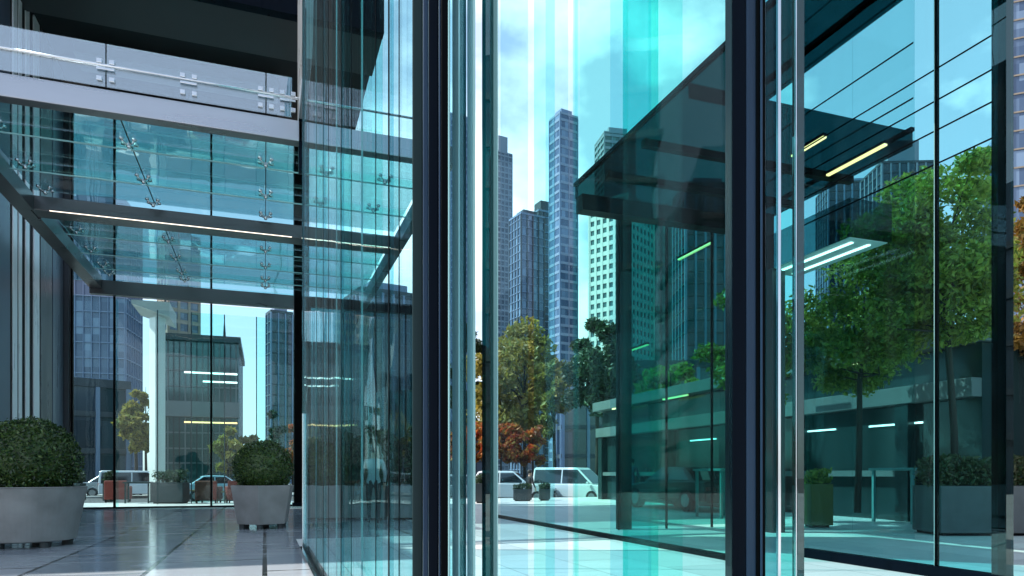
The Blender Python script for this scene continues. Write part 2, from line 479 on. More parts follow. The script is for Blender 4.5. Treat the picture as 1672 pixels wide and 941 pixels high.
tag(MB().box(-30, 40, 30.8, 31.2, ROADZ, -0.15).box(-30, 40, 31.2, 31.6, ROADZ, -0.30).build('steps', M['kerb']), kind='structure')
tag(MB().box(-200, 200, 34.0, 52.0, ROADZ, ROADZ + 0.004).build('road', M['asphalt']), kind='structure')
tag(MB().box(-200, 200, 33.7, 34.0, ROADZ, ROADZ + 0.13).build('kerb', M['kerb'], bevel=0.02), kind='structure')
tag(MB().box(-200, 200, 52.0, 58.0, ROADZ, ROADZ + 0.13).build('pavement', M['kerb'], bevel=0.02), kind='structure')
mk = MB()
for k in range(-40, 41):
    mk.box(k * 5, k * 5 + 2.4, 42.9, 43.05, ROADZ + 0.004, ROADZ + 0.008)
mk.box(-200, 200, 34.5, 34.62, ROADZ + 0.004, ROADZ + 0.008)
tag(mk.build('road_markings', M['paint']), kind='structure')

# ================================================================== LEFT CLADDING WALL
t = thing('clad_wall', (-5.9, 21, 0), 'dark metal clad wall with upright silver fins behind the round planter', 'wall')
MB().box(-7.0, -5.95, 17.4, 25.2, 0, 14).build('panel', M['black_metal'], t)
for px0, px1, mat, dep in [(-12, 15, 'clad_blue', .02), (19, 26, 'silver_fin', .035), (29, 34, 'silver_fin', .03), (40, 46, 'silver_fin', .035), (53, 62, 'silver_fin', .04),
                           (63, 82, 'clad', .05), (84, 104, 'clad_blue', .04)]:
    a, _ = onx(px0, -5.95); b, _ = onx(px1, -5.95)
    ya, yb = min(a.y, 25.1), min(b.y, 25.15)
    if yb - ya < 0.05: yb = ya + 0.12
    MB().box(-5.948, -5.95 + dep, ya, yb, 0.02, 13.9).build('fin' if mat == 'silver_fin' else 'cladding_strip', M[mat], t, bevel=0.008)

# ================================================================== BACK GLASS WALL
YB = 25.4
bw = thing('glass_wall', (-2.3, YB, 0), 'tall clear glass wall closing the courtyard under the canopy', 'glass wall')
cuts = [118, 187, 345, 492]
xs = [ony(p, YB)[0].x for p in cuts]
for i in range(3):
    MB().box(xs[i] + 0.03, xs[i + 1] - 0.03, YB - 0.015, YB + 0.015, 0.06, 6.78).build('glass_panel', M['glass_back'], bw)
    MB().box(xs[i] + 0.03, xs[i + 1] - 0.03, YB - 0.015, YB + 0.015, 7.25, 12.9).build('upper_panel', M['glass_upper'], bw)
for i in range(4):
    MB().box(xs[i] - 0.03, xs[i] + 0.03, YB - 0.06, YB + 0.06, 0.0, 12.95).build('mullion', M['black_metal'], bw)
MB().box(xs[0] + .03, xs[1] - .03, YB - 0.04, YB + 0.04, 0, 0.06).box(xs[1] + .03, xs[2] - .03, YB - 0.04, YB + 0.04, 0, 0.06).box(xs[2] + .03, xs[3] - .03, YB - 0.04, YB + 0.04, 0, 0.06).build('bottom_rail', M['dark_metal'], bw)
for i in (1, 2):   # glass stiffening fins standing behind the mullions
    MB().box(xs[i] - 0.012, xs[i] + 0.012, YB + 0.08, YB + 0.6, 0.0, 6.78).build('stiffening_fin', M['glass_fin'], bw)
gp_ = thing('glass_partition', (-1.5, 28.8, 0), 'inner teal glass partition with slim posts beyond the courtyard wall', 'glass partition')
for i in range(4):
    x0 = -3.75 + i * 1.15
    MB().box(x0 + .02, x0 + 1.13, 28.79, 28.81, .05, 7.2).build('glass_panel', M['glass_fin' if i % 2 else 'glass_clear'], gp_)
for i in range(5):
    x0 = -3.75 + i * 1.15
    MB().box(x0 - .018, x0 + .018, 28.76, 28.84, 0, 7.2).build('post', M['dark_teal'], gp_)
p = thing('steel_column', (1.15, 25.4, 0), 'dark square steel column ending the courtyard glass wall', 'column')
MB().box(0.95, 1.45, 25.15, 25.75, 0.0, 13).build('shaft', M['black_metal'], p, bevel=0.01)
MB().box(0.90, 1.50, 25.10, 25.80, 0.0, 0.12).build('base_plate', M['dark_metal'], p)
p = thing('clad_pier', (-5.6, 25.3, 0), 'narrow dark pier between the clad wall and the glass wall', 'pier')
MB().box(-5.94, xs[0] - 0.04, 25.2, 25.7, 0, 13).build('shaft', M['clad'], p, bevel=0.01)
MB().box(-5.95, xs[0] - 0.035, 25.18, 25.72, 0.0, 0.1).build('base_plate', M['dark_metal'], p)

rw = thing('dark_glass_wall', (3.8, 25.6, 0), 'dark teal glass wall seen through the long facade, right of the steel column', 'glass wall')
for i in range(4):
    x0 = 1.5 + i * 1.13
    MB().box(x0 + .025, x0 + 1.105, 25.55, 25.58, .06, 7.0).build('glass_panel', M['glass_rear'], rw)
for i in range(5):
    x0 = 1.5 + i * 1.13
    MB().box(x0 - .024, x0 + .024, 25.5, 25.62, 0, 7.0).build('mullion', M['black_metal'], rw)
MB().box(1.47, 6.06, 25.45, 25.7, 7.003, 7.35).build('head_beam', M['dark_metal'], rw)
MB().box(1.53, 5.99, 25.54, 25.59, 0.005, .058).build('bottom_rail', M['dark_metal'], rw)

# ================================================================== UPPER STOREY over the courtyard
t = thing('upper_storey', (-3, 20, 13), 'black overhanging upper storey above the glass canopy', 'building')
MB().box(-7.2, 3.1, 19.6, 26.5, 13.6, 17).build('body', M['black_soffit'], t)
MB().box(-20, -8.2, 13.0, 18.6, 0, 14).build('shade_block', M['clad'], t)  # unseen block added left of the view to shade the courtyard floor
MB().box(-7, 3.1, 19.6, 21.6, 13.3, 13.6).build('soffit_panel', M['grey_soffit'], t)
MB().box(-5.2, 0.4, 25.2, 25.36, 12.95, 13.6).build('soffit_panel', M['black_soffit'], t)
MB().box(-5.2, 0.4, 23.2, 24.2, 13.28, 13.6).build('glazing_band', M['green_band'], t)  # dark green glazing band across the soffit
MB().box(-7, 3.1, 19.3, 19.6, 13.25, 14.2).build('fascia', M['dark_metal'], t)

# ================================================================== CANOPY
ZC = 7.0
cn = thing('glass_canopy', (-2, 18, ZC), 'steel framed glass canopy with spider fittings over the courtyard', 'canopy')
XL, XR = -5.6, 3.2
YF, YM = 12.9, 18.2
MB().box(XL, XR, YF, YF + 0.22, ZC, ZC + 0.36).build('front_beam', M['beam_metal'], cn, bevel=0.012)
MB().box(XL, XR, YF + 0.004, YF + 0.216, ZC - 0.01, ZC - 0.002).build('front_beam_soffit', M['soffit_metal'], cn)
MB().box(-4.9, XR, YM, YM + 0.55, ZC, ZC + 0.32).build('middle_beam', M['soffit_metal'], cn, bevel=0.012)
MB().box(-5.2, 0.94, YB - 0.3, YB - 0.065, ZC - 0.2, ZC + 0.25).build('back_beam', M['soffit_metal'], cn, bevel=0.012)
MB().box(-5.2, -4.85, YF + 0.23, YM - 0.01, ZC - 0.02, ZC + 0.34).box(-5.2, -4.85, YM + 0.56, YB - 0.31, ZC - 0.02, ZC + 0.34).box(-5.2, -4.91, YM - 0.005, YM + 0.555, ZC - 0.02, ZC + 0.34).build('side_beam', M['soffit_metal'], cn)
MB().box(XR + .004, XR + 0.2, YF, YB - 0.31, ZC - 0.02, ZC + 0.34).build('side_beam', M['soffit_metal'], cn)
# long light strip let into the middle beam's underside and lamp casing
a, _ = ony(80, YM); b, _ = ony(478, YM)
st = MB().box(a.x, b.x, YM - 0.06, YM - 0.002, ZC + 0.0, ZC + 0.10).build('lamp_casing', M['soffit_metal'], cn)
MB().box(a.x + 0.02, b.x - 0.02, YM - 0.058, YM - 0.012, ZC - 0.008, ZC - 0.001).build('light_strip', M['light_warm'], st)
st = MB().box(0.85, XR - 0.1, YM - 0.06, YM - 0.002, ZC + 0.0, ZC + 0.10).build('lamp_casing', M['soffit_metal'], cn)
MB().box(0.87, XR - 0.12, YM - 0.058, YM - 0.012, ZC - 0.008, ZC - 0.001).build('light_strip', M['light_warm'], st)
ZG = ZC + 0.42
xcuts = [-4.85, -2.42, 0.02, XR]
ycuts = [YF + 0.25, 14.85, 16.55, YM - 0.02, YM + 0.6, 20.6, 22.2, 23.7, YB - 0.35]
for i in range(3):
    for j in range(8):
        if j == 3: continue
        MB().box(xcuts[i] + 0.012, xcuts[i + 1] - 0.012, ycuts[j] + 0.012, ycuts[j + 1] - 0.012, ZG, ZG + 0.025).build('glass_panel', M['glass_canopy'], cn)
for i in range(3):
    for y in (14.85, 16.55, 20.6, 22.2, 23.7):
        MB().box(xcuts[i] + 0.03, xcuts[i + 1] - 0.03, y - 0.012, y + 0.012, ZG - 0.17, ZG - 0.02).build('glass_beam', M['glass_fin'], cn)
        MB().box(xcuts[i] + 0.03, xcuts[i + 1] - 0.03, y - 0.014, y + 0.014, ZG - 0.195, ZG - 0.172).build('beam_edge', M['glass_edge_bright'], cn)
for x in (-2.42, 0.02):
    MB().box(x - 0.010, x + 0.010, YF + 0.25, YM - 0.02, ZG + 0.002, ZG + 0.02).box(x - 0.010, x + 0.010, YM + 0.6, YB - 0.35, ZG + 0.002, ZG + 0.02).build('panel_joint', M['black_metal'], cn)

def spider(mb, x, y, z, s=0.11):
    for sx, sy in ((1, 1), (1, -1), (-1, 1), (-1, -1)):
        mb.tube([(x, y, z - 0.10), (x + sx * s * 0.6, y + sy * s * 0.6, z - 0.085), (x + sx * s, y + sy * s, z - 0.05)], 0.014, 6)
        mb.lathe(x + sx * s, y + sy * s, [(0.038, z - 0.055), (0.042, z - 0.03), (0.03, z - 0.006)], 10)
    mb.lathe(x, y, [(0.03, z - 0.16), (0.045, z - 0.12), (0.03, z - 0.07)], 10)
    return mb
for x in (-4.55, -2.42, 0.02):
    for y in (13.45, 14.85, 16.55, 17.9, 19.2, 20.6, 22.2, 23.7, 24.6):
        spider(MB(), x, y, ZG).build('spider_fitting', M['steel'], cn, smooth=True)
for x in (1.2, 2.4):
    for y in (14.85, 16.55):
        spider(MB(), x, y, ZG).build('spider_fitting', M['steel'], cn, smooth=True)

# balustrade glass on the front beam
bl = thing('glass_balustrade', (-2, YF, ZC + 0.36), 'frameless glass balustrade clamped along the canopy front beam', 'balustrade')
yb = YF - 0.06
bx = [XL, -2.42, 0.02, 0.46]
for i in range(3):
    MB().box(bx[i] + 0.01, bx[i + 1] - 0.01, yb - 0.012, yb + 0.012, ZC + 0.37, ZC + 1.06).build('glass_panel', M['glass_rail'], bl)
MB().tube([(XL, yb - 0.03, ZC + 0.70), (XR - 0.1, yb - 0.03, ZC + 0.70)], 0.022, 10).build('handrail', M['steel'], bl, smooth=True)
for x in (-4.3, -2.42, -1.2, 0.02, 0.38):
    m = MB()
    for dx in (-0.09, 0.09):
        for dz in (0.10, -0.18):
            m.box(x + dx - 0.04, x + dx + 0.04, yb - 0.05, yb - 0.014, ZC + 0.66 + dz - 0.035, ZC + 0.66 + dz + 0.035)
    m.box(x - 0.13, x + 0.13, yb - 0.052, yb - 0.04, ZC + 0.62, ZC + 0.66)
    m.build('patch_fitting', M['steel'], bl, bevel=0.008)

# ================================================================== NEAR GLASS FACADE (X = 0.55)
XF = 0.55
HF = 11.0
fa = thing('glass_facade', (XF, 6, 0), 'long teal glass facade running back beside the courtyard', 'glass facade')
ye = onx(497, XF)[0].y
pcut = [497, 530, 560, 640, 676]
for i in range(4):
    y1, y0 = onx(pcut[i], XF)[0].y, onx(pcut[i + 1], XF)[0].y
    MB().box(XF - 0.012, XF + 0.012, y0 + 0.02, y1 - 0.02, 0.07, HF).build('glass_panel', M['glass_facade_pale' if i < 2 else 'glass_facade'], fa)
for px, wd in ((530, 0.012), (560, 0.014), (640, 0.013)):
    y = onx(px, XF)[0].y
    MB().box(XF - 0.016, XF - 0.0125, y - wd, y + wd, 0.0, HF + 0.01).build('mullion', M['black_metal'], fa)
for px in (506, 519, 539, 577, 618, 657):
    y = onx(px, XF)[0].y
    MB().box(XF - 0.0155, XF - 0.0125, y - .005, y + .005, 0.07, HF).build('seam', M['black_metal'], fa)
for px in (513, 545, 585):
    y = onx(px, XF)[0].y
    MB().box(XF + 0.03, XF + 0.15, y - 0.009, y + 0.009, 0.05, HF - 0.2).build('glass_fin', M['glass_fin'], fa)
    MB().box(XF + 0.018, XF + 0.028, y - 0.011, y + 0.011, 0.05, HF - 0.2).build('fin_edge', M['glass_edge_bright'], fa)
MB().box(XF - 0.07, XF + 0.07, 2.4, ye, 0.0, 0.045).build('base_rail', M['steel'], fa, bevel=0.006)
MB().box(XF - 0.025, XF + 0.025, 2.4, ye - 0.01, 0.046, 0.068).build('base_seal', M['black_metal'], fa)
MB().box(XF - 0.03, XF + 0.03, ye, ye + 0.07, 0.0, 2.0).build('end_post', M['steel'], fa, bevel=0.006)
MB().box(XF - 0.028, XF + 0.028, ye + 0.002, ye + 0.066, 2.0, HF).build('end_stile', M['glass_edge'], fa)
# grey metal fin wall high over the far end of the facade
pw_ = thing('metal_end_panel', (0.6, 12, 6), 'pale grey metal panel rising over the end of the glass facade', 'panel')
m = MB()
zb, zt = 6.8, 13.0
m.add([(0.56, 11.0, zb + .6), (0.56, 13.2, zb + .6), (0.56, 13.2, zt), (0.56, 8.2, zt), (0.68, 11.0, zb + .6), (0.68, 13.2, zb + .6), (0.68, 13.2, zt), (0.68, 8.2, zt)],
      [(0, 1, 2, 3), (7, 6, 5, 4), (0, 4, 5, 1), (1, 5, 6, 2), (2, 6, 7, 3), (3, 7, 4, 0)])
m.build('sheet', M['pale_metal'], pw_, bevel=0.01)
MB().box(0.545, 0.552, 8.9, 13.19, 9.6, 9.63).build('seam', M['black_metal'], pw_)
MB().box(0.57, 0.67, 12.9, 13.1, 6.5, zb + .598).build('bracket', M['dark_metal'], pw_)

# ================================================================== FRONT GLASS SCREEN from post A to post B
A0, B0 = Vector((0.60, 2.42, 0)), Vector((3.26, 4.15, 0))
AB = B0 - A0
def onab(px):
    rx, ry = ray(px)
    # A0 + s*AB = d*(rx,ry)
    det = AB.x * (-ry) - AB.y * (-rx)
    s = (-A0.x * (-ry) + A0.y * (-rx)) / det
    return A0 + AB * s
HS = 9.0
cp = thing('corner_post', (0.6, 2.4, 0), 'dark blue and black steel corner post where the facade meets the front screen', 'post')
def upright(name, px0, px1, d, dep, mat, parent, z0=0.0, z1=HS, bev=0.004):
    p0, p1 = at(px0, d), at(px1, d)
    return MB().line(p0, p1, z0, z1, dep, side=dep / 2).build(name, M[mat], parent, bevel=bev)
upright('side_panel', 673, 690, 2.62, 0.03, 'panel_grey', cp)
upright('side_panel', 690.5, 699, 2.60, 0.04, 'blue_metal', cp)
upright('face_plate', 699.5, 716, 2.50, 0.06, 'dark_metal', cp)
upright('trim', 716.5, 719.5, 2.47, 0.05, 'blue_metal', cp)
upright('face_plate', 720, 731, 2.46, 0.07, 'black_metal', cp)
upright('trim', 731.5, 734, 2.45, 0.03, 'glass_edge_bright', cp)
fs = thing('glass_screen', (1.9, 3.3, 0), 'front glass screen of overlapping clear and cyan panels between two dark posts', 'glass screen')
for px0, px1, mat in [(734, 769, 'glass_blue'), (790, 803, 'glass_edge'), (804, 939.4, 'glass_clear'), (940.6, 1194, 'glass_fin')]:
    MB().line(onab(px0), onab(px1), 0.02, HS, 0.018).build('glass_panel' if mat != 'glass_edge' else 'panel_edge', M[mat], fs)
# second layer: sliding leaves standing just behind the first
for px0, px1, mat, off in [(751, 757, 'glass_fin', 0.05), (836, 875, 'glass_blue', 0.05), (909, 940, 'glass_blue', 0.05), (1034, 1086, 'glass_teal', 0.05), (1085, 1135, 'glass_fin', 0.09),
                           (911, 939, 'glass_fin', 0.12), (1040, 1100, 'glass_blue', 0.15)]:
    MB().line(onab(px0), onab(px1), 0.02, HS, 0.018, side=off).build('sliding_leaf', M[mat], fs)
for px, mat, wd, off in [(769.5, 'glass_edge_bright', 0.006, 0), (748, 'glass_edge_bright', 0.004, 0.01), (803.6, 'glass_edge_bright', 0.003, -0.012), (940, 'glass_fin', 0.001, 0), (1035, 'glass_fin', 0.002, 0.05),
                          (764, 'glass_edge', 0.008, 0.03)]:
    c = onab(px); u = AB.normalized() * wd
    MB().line(c - u, c + u, 0.0, HS, 0.03, side=off).build('panel_edge', M[mat], fs)
MB().line(onab(736), onab(1194), 0.0, 0.018, 0.08).build('floor_track', M['dark_metal'], fs)

pb = thing('broad_post', (3.3, 4.2, 0), 'broad dark navy steel post with a lighter metallic side', 'post')
upright('face_plate', 1195, 1218, 5.0, 0.16, 'dark_metal', pb)
upright('side_plate', 1218.5, 1235, 5.0, 0.16, 'blue_metal', pb)
upright('face_plate', 1235.5, 1250, 4.98, 0.18, 'black_metal', pb)
upright('trim', 1242, 1245.5, 4.965, 0.012, 'blue_metal', pb)  # lighter strip painting the metal shine on the black plate
dl = thing('glass_door_leaf', (4.1, 4.6, 0), 'open glass door leaf seen edge on beside the broad dark post', 'glass door')
upright('leaf', 1250.5, 1270, 5.15, 0.02, 'glass_deep', dl)
upright('steel_edge', 1270.5, 1275.5, 5.1, 0.04, 'steel', dl)
upright('leaf', 1276, 1300, 5.2, 0.02, 'glass_teal', dl)
upright('steel_edge', 1299.5, 1301.5, 5.12, 0.03, 'steel', dl)
upright('glass_edge', 1302, 1313.5, 5.25, 0.10, 'glass_edge', dl)
upright('leaf', 1302, 1313, 5.4, 0.02, 'glass_deep', dl)

# right screen (X = 6.8)
XS = 6.8
rs = thing('glass_side_screen', (XS, 6, 0), 'large teal glass screen with fine horizontal joints in front of the green tree', 'glass screen')
ycs = [onx(px, XS)[0].y for px in (1313, 1530, 1624, 1649)]
for i in range(2):
    MB().box(XS - 0.012, XS + 0.012, ycs[i + 1] + 0.012, ycs[i] - 0.012, 0.12, 10).build('glass_panel', M['glass_screen'], rs)
MB().box(XS - 0.05, XS + 0.05, ycs[3], ycs[2] - 0.004, 0.0, 10).build('stile', M['glass_edge'], rs)
MB().box(XS - 0.04, XS + 0.04, ycs[3] + 0.02, ycs[2] - 0.06, 0.0, 9.98).build('stile_core', M['dark_teal'], rs)
MB().box(XS - 0.02, XS + 0.02, ycs[1] - 0.011, ycs[1] + 0.011, 0.12, 10).build('seam', M['black_metal'], rs)
MB().box(XS - 0.024, XS - 0.014, ycs[1] + 0.012, ycs[1] + 0.018, 0.12, 10).build('seam_edge', M['glass_edge_bright'], rs)
MB().box(XS - 0.06, XS + 0.06, ycs[3], ycs[0], 0.0, 0.118).build('bottom_rail', M['dark_metal'], rs, bevel=0.005)
for z in (4.42, 4.78, 5.10, 5.44):
    MB().box(XS - 0.016, XS - 0.0125, ycs[2] + 0.01, ycs[0] - 0.01, z, z + 0.018).build('glazing_joint', M['black_metal'], rs)

# ================================================================== RIGHT GLAZED HALL
XH = 5.6
h = thing('glazed_hall', (9, 12, 0), 'dark glazed hall with a flat black roof overhang and cyan front glass', 'building')
MB().box(XH - 0.012, XH + 0.012, 7.4, 11.98, 0.077, 15).build('glass_panel', M['glass_hall'], h)
MB().box(XH - 0.012, XH + 0.012, 12.02, 17.8, 0.077, 15).build('glass_panel', M['glass_hall_pale'], h)
MB().box(XH - 0.05, XH + 0.05, 7.35, 18.0, 0.0, 0.075).build('bottom_rail', M['black_metal'], h, bevel=0.005)
MB().box(XH + 0.05, 9.9, 8.5, 12.3, 6.42, 6.66).build('roof_slab', M['glass_roof'], h)
# added tinted panes that darken the hall interior, under and beside the roof
for i in range(3):
    x0, x1 = 6.62 + i * 1.09, 6.62 + (i + 1) * 1.09
    MB().box(x0 + .012, x1 - .012, 12.34, 12.36, 0.06, 6.6).build('darkening_panel', M['glass_darkening'], h)
    MB().box(x0 - .012, x0 + .011, 12.32, 12.38, 0.0, 6.6).build('mullion', M['black_metal'], h)
for i in range(3):
    y0, y1 = 8.5 + i * 1.27, 8.5 + (i + 1) * 1.27
    MB().box(9.93, 9.95, y0 + .004, y1 - .004, 0.06, 15).build('side_panel', M['glass_side_darkening'], h)
for z in (7.2, 8.1, 9.0, 9.9):
    MB().box(9.926, 9.929, 8.51, 12.3, z, z + .03).build('glazing_joint', M['black_metal'], h)
MB().box(6.7, 6.95, 12.42, 12.62, 0, 6.6).build('column', M['dark_interior'], h)
for x0, x1, y0, y1 in ((XH + .02, XH + .10, 8.48, 12.32), (9.84, 9.92, 8.48, 12.32), (XH + .02, XH + .10, 3.18, 8.474), (6.69, 6.77, 3.18, 8.474)):
    MB().box(x0, x1, y0, y1, 6.662, 6.72).build('roof_edge', M['dark_metal'], h)
for y in (9.75, 11.0):
    MB().box(XH + 0.06, 9.89, y - 0.06, y + 0.06, 6.30, 6.417).build('roof_rib', M['black_metal'], h)
MB().box(XH + 0.06, 9.9, 12.0, 12.28, 6.12, 6.418).build('end_beam', M['black_metal'], h)
MB().box(9.5, 9.8, 11.65, 11.95, 0.0, 6.41).build('column', M['dark_interior'], h)
MB().box(XH + 0.05, 6.75, 3.2, 8.476, 6.42, 6.66).build('roof_slab', M['glass_roof'], h)
MB().box(9.0, 9.90, 8.9, 11.1, 5.0, 5.62).build('ceiling_box', M['glass_box'], h)
MB().box(9.05, 9.86, 8.95, 11.05, 4.985, 4.998).build('ceiling_panel', M['ceiling_pale'], h)
for x in (9.25, 9.62):
    MB().box(x - 0.03, x + 0.03, 9.1, 10.9, 4.965, 4.983).build('ceiling_lamp', M['light_white'], h)
MB().box(9.0, 9.3, 10.75, 11.05, 0, 4.98).build('column', M['dark_teal'], h)
# podium block behind, pale slab edges
pd = thing('podium_block', (17, 20, 0), 'low dark podium with two pale slab edges and open dark bays', 'building')
MB().box(14.3, 24, 10.6, 28.2, 0, 3.9).build('dark_bays', M['bay_glass'], pd)
for y in (12.0, 14.6, 17.2, 19.8):
    MB().box(14.26, 14.297, y, y + 1.5, 2.28, 2.32).build('lamp', M['light_white'], pd)
MB().box(14.1, 14.297, 10.62, 28.18, 1.05, 1.20).build('ledge', M['podium_slab'], pd)
MB().box(13.9, 24.2, 10.5, 28.4, 3.92, 4.30).build('slab_edge', M['podium_slab'], pd, bevel=0.01)
MB().box(14.0, 14.298, 10.6, 28.3, 2.75, 3.15).build('slab_edge', M['podium_slab'], pd, bevel=0.01)
for y in (12.2, 15.6, 19.0, 22.4, 25.8, 27.8):
    MB().box(14.05, 14.296, y, y + 0.35, 0, 2.748).build('pier', M['dark_teal'], pd)
for y in (13.0, 17.0, 21.0, 25.0):
    MB().box(13.93, 14.0, y, y + 1.6, 3.86, 3.915).build('lamp', M['light_yellow'], pd)
# hanging linear lamps in the hall
for (x, y, z, ln, lab) in [(9.3, 9.1, 6.36, 1.25, 'long yellow linear lamp under the dark roof nearest the tree'), (8.2, 8.95, 6.36, 0.7, 'short yellow linear lamp closest to the glass door leaf'),
                      (9.6, 14.15, 6.4, 1.35, 'yellow linear lamp hanging past the roof end beam'), (12.0, 15.2, 5.6, 1.2, 'short yellow linear lamp beside the broad dark post'), (9.7, 17.3, 4.6, 1.7, 'lowest yellow linear lamp over the dark podium')]:
    q = thing('linear_lamp', (x, y, z), lab, 'lamp', 'yellow linear lamps in the glazed hall')
    MB().box(x - 0.03, x + 0.03, y - ln / 2, y + ln / 2, z, z + 0.05).build('casing', M['dark_metal'], q)
    MB().box(x - 0.032, x + 0.032, y - ln / 2, y + ln / 2, z - 0.03, z - 0.002).build('diffuser', M['light_yellow'], q)
    up = 6.42 if z < 6.42 and y < 12.3 else z + 1.0
    MB().tube([(x, y, z + 0.05), (x, y, up)], 0.006, 5).build('cable', M['black_metal'], q)

# ================================================================== TOWERS
def tower(px0, px1, top, d, label, body, band, fin, ff=3.4, tb=0.5, wf=0.0, sf=3.0, alpha=20, asp=0.9, crown=3.0, prot=0.25, step=None, spire=0, base=ROADZ, name='tower'):
    W = (px1 - px0) / FPX * d
    al = R(alpha)
    ww = W / (math.cos(al) + asp * math.sin(abs(al)))
    dd = ww * asp
    c = at((px0 + px1) / 2, d)
    H = hz(top, d)
    rz = -YAW * 0 - math.atan2(c.x, c.y) + al
    o = thing(name, (c.x, c.y, base), label, 'tower')
    def bx(mb, w2, d2, z0, z1, ox=0, oy=0):
        return mb.box(c.x + ox - w2 / 2, c.x + ox + w2 / 2, c.y + oy - d2 / 2, c.y + oy + d2 / 2, z0, z1)
    H0 = H - crown
    bx(MB(), ww, dd, base, H0).build('body', body, o).rotation_euler.z = rz
    if tb:
        mb = MB()
        z = base + ff
        while z < H0 - 0.2:
            bx(mb, ww + 2 * prot, dd + 2 * prot, z, z + tb)
            z += ff
        mb.build('floor_bands', band, o).rotation_euler.z = rz
    if wf:
        mb = MB()
        nx = max(2, round(ww / sf)); ny = max(2, round(dd / sf))
        p2 = prot + 0.08
        for i in range(nx + 1):
            x = -ww / 2 + ww * i / nx
            bx(mb, wf, p2, base, H0, x, -dd / 2 - p2 / 2 - 0.01); bx(mb, wf, p2, base, H0, x, dd / 2 + p2 / 2 + 0.01)
        for i in range(ny + 1):
            y = -dd / 2 + dd * i / ny
            bx(mb, p2, wf, base, H0, -ww / 2 - p2 / 2 - 0.01, y); bx(mb, p2, wf, base, H0, ww / 2 + p2 / 2 + 0.01, y)
        mb.build('piers', fin, o).rotation_euler.z = rz
    if crown:
        bx(MB(), ww + 2 * prot, dd + 2 * prot, H0, H0 + 0.8).build('parapet', band, o).rotation_euler.z = rz
        bx(MB(), ww * 0.6, dd * 0.6, H0 + 0.8, H).build('plant_room', fin, o).rotation_euler.z = rz
    if spire:
        MB().tube([(c.x, c.y, H), (c.x, c.y, H + spire)], [0.5, 0.1], 6).build('spire', fin, o)
    return o
TB = tower_mat('tower_blue_glass', (0.05, 0.09, 0.17), (0.20, 0.29, 0.42), 0.6, 1 / 3.4)
TD = tower_mat('tower_dark_glass', (0.014, 0.028, 0.045), (0.05, 0.075, 0.11), 0.5, 1 / 3.4)
TG = tower_mat('tower_grey_glass', (0.05, 0.07, 0.11), (0.16, 0.20, 0.27), 0.4, 1 / 3.2)
TT = tower_mat('tower_teal_glass', (0.03, 0.09, 0.10), (0.10, 0.20, 0.20), 0.4, 1 / 3.4)
cW = principled('tower_white', (0.62, 0.63, 0.62), 0.6, 0, 0.05, 0.1)
cG = principled('tower_grey', (0.24, 0.27, 0.33), 0.6, 0, 0.08, 0.1)
cB = principled('tower_blue_grey', (0.19, 0.25, 0.37), 0.5, 0, 0.08, 0.1)
cBr = principled('tower_brown', (0.28, 0.23, 0.18), 0.7, 0, 0.08, 0.1)
cM = principled('tower_mid_blue', (0.26, 0.32, 0.42), 0.6, 0, 0.08, 0.1)
cP = principled('tower_pale_blue', (0.34, 0.40, 0.49), 0.6, 0, 0.08, 0.1)
cD = principled('tower_charcoal', (0.05, 0.06, 0.075), 0.5, 0, 0.1, 0.1)
tower(722, 771, 190, 380, 'slender blue glass tower right beside the black corner post', TB, cB, cB, 3.6, 0.9, 0.35, 2.6, 24)
tower(800, 836, 226, 460, 'narrow pale grey tower between the bright gap and the stepped blue tower', TG, cG, cG, 3.6, 1.0, 0.6, 3.0, 28, crown=12)
tower(832, 888, 348, 300, 'wide blue tower with upright piers behind the golden tree', TB, cB, cD, 3.4, 0.4, 0.5, 2.6, 30, crown=3)
tower(862, 914, 333, 325, 'taller half of the blue pair behind the golden tree', TD, cB, cD, 3.4, 0.4, 0.6, 3.0, 30, crown=6)
tower(897, 943, 184, 270, 'tall narrow slab tower with fine floor lines', TB, cM, cB, 3.4, 1.0, 0.4, 4.5, 34, crown=3, prot=0.12)
tower(964, 1066, 330, 230, 'white block with a regular grid of small windows', TT, cW, cW, 3.0, 1.35, 0.9, 2.3, 58, crown=2, prot=0.25)
tower(1036, 1112, 352, 250, 'dark green tower directly beside the white gridded block', TT, cD, cD, 3.4, 0.7, 0.6, 2.6, 25, crown=3)
tower(1100, 1196, 300, 200, 'wide dark tower with close set upright piers beyond the hall', TD, cD, cB, 3.4, 0.4, 0.6, 3.0, 18, crown=3)
tower(972, 1036, 216, 400, 'far teal striped tower whose top meets the black roof corner', TT, cG, cG, 3.6, 1.4, 0.4, 5, 20, crown=5, prot=0.4)
tower(1412, 1516, 240, 240, 'dark stepped tower rising behind the right screen tree', TD, cD, cG, 3.4, 0.6, 0.5, 3.0, 26, crown=9)
tower(1336, 1424, 300, 280, 'lower dark slab tower left of the stepped one behind the tree', TD, cD, cB, 3.4, 0.5, 0.5, 3.0, 18, crown=3)
tower(1600, 1660, 235, 330, 'dim blue tower top peeping over the right tree', TB, cB, cB, 3.4, 0.6, 0.4, 3, 20, crown=4)
tower(1636, 1790, -160, 140, 'very tall blue tower with red brown floor lines at the photo edge', TB, cBr, cG, 3.6, 0.3, 0.2, 2.4, 15, crown=0, prot=0.15)
tower(108, 224, 330, 150, 'blue glass curtain wall tower past the clad pier', TB, cB, cB, 3.2, 0.25, 0.14, 1.6, -18, crown=2)
tower(262, 322, 365, 210, 'brown banded tower seen above the white stone column', TG, cBr, cBr, 3.3, 1.1, 0.7, 3.0, 20, crown=5)
tower(343, 390, 556, 190, 'small dark tower with a thin spire right of the brown one', TD, cD, cD, 3.3, 0.5, 0.5, 2.6, 15, crown=3, spire=6)
tower(436, 476, 500, 230, 'dark narrow tower above the hexagonal planter', TD, cD, cB, 3.4, 0.4, 0.4, 2.6, 15, crown=3)
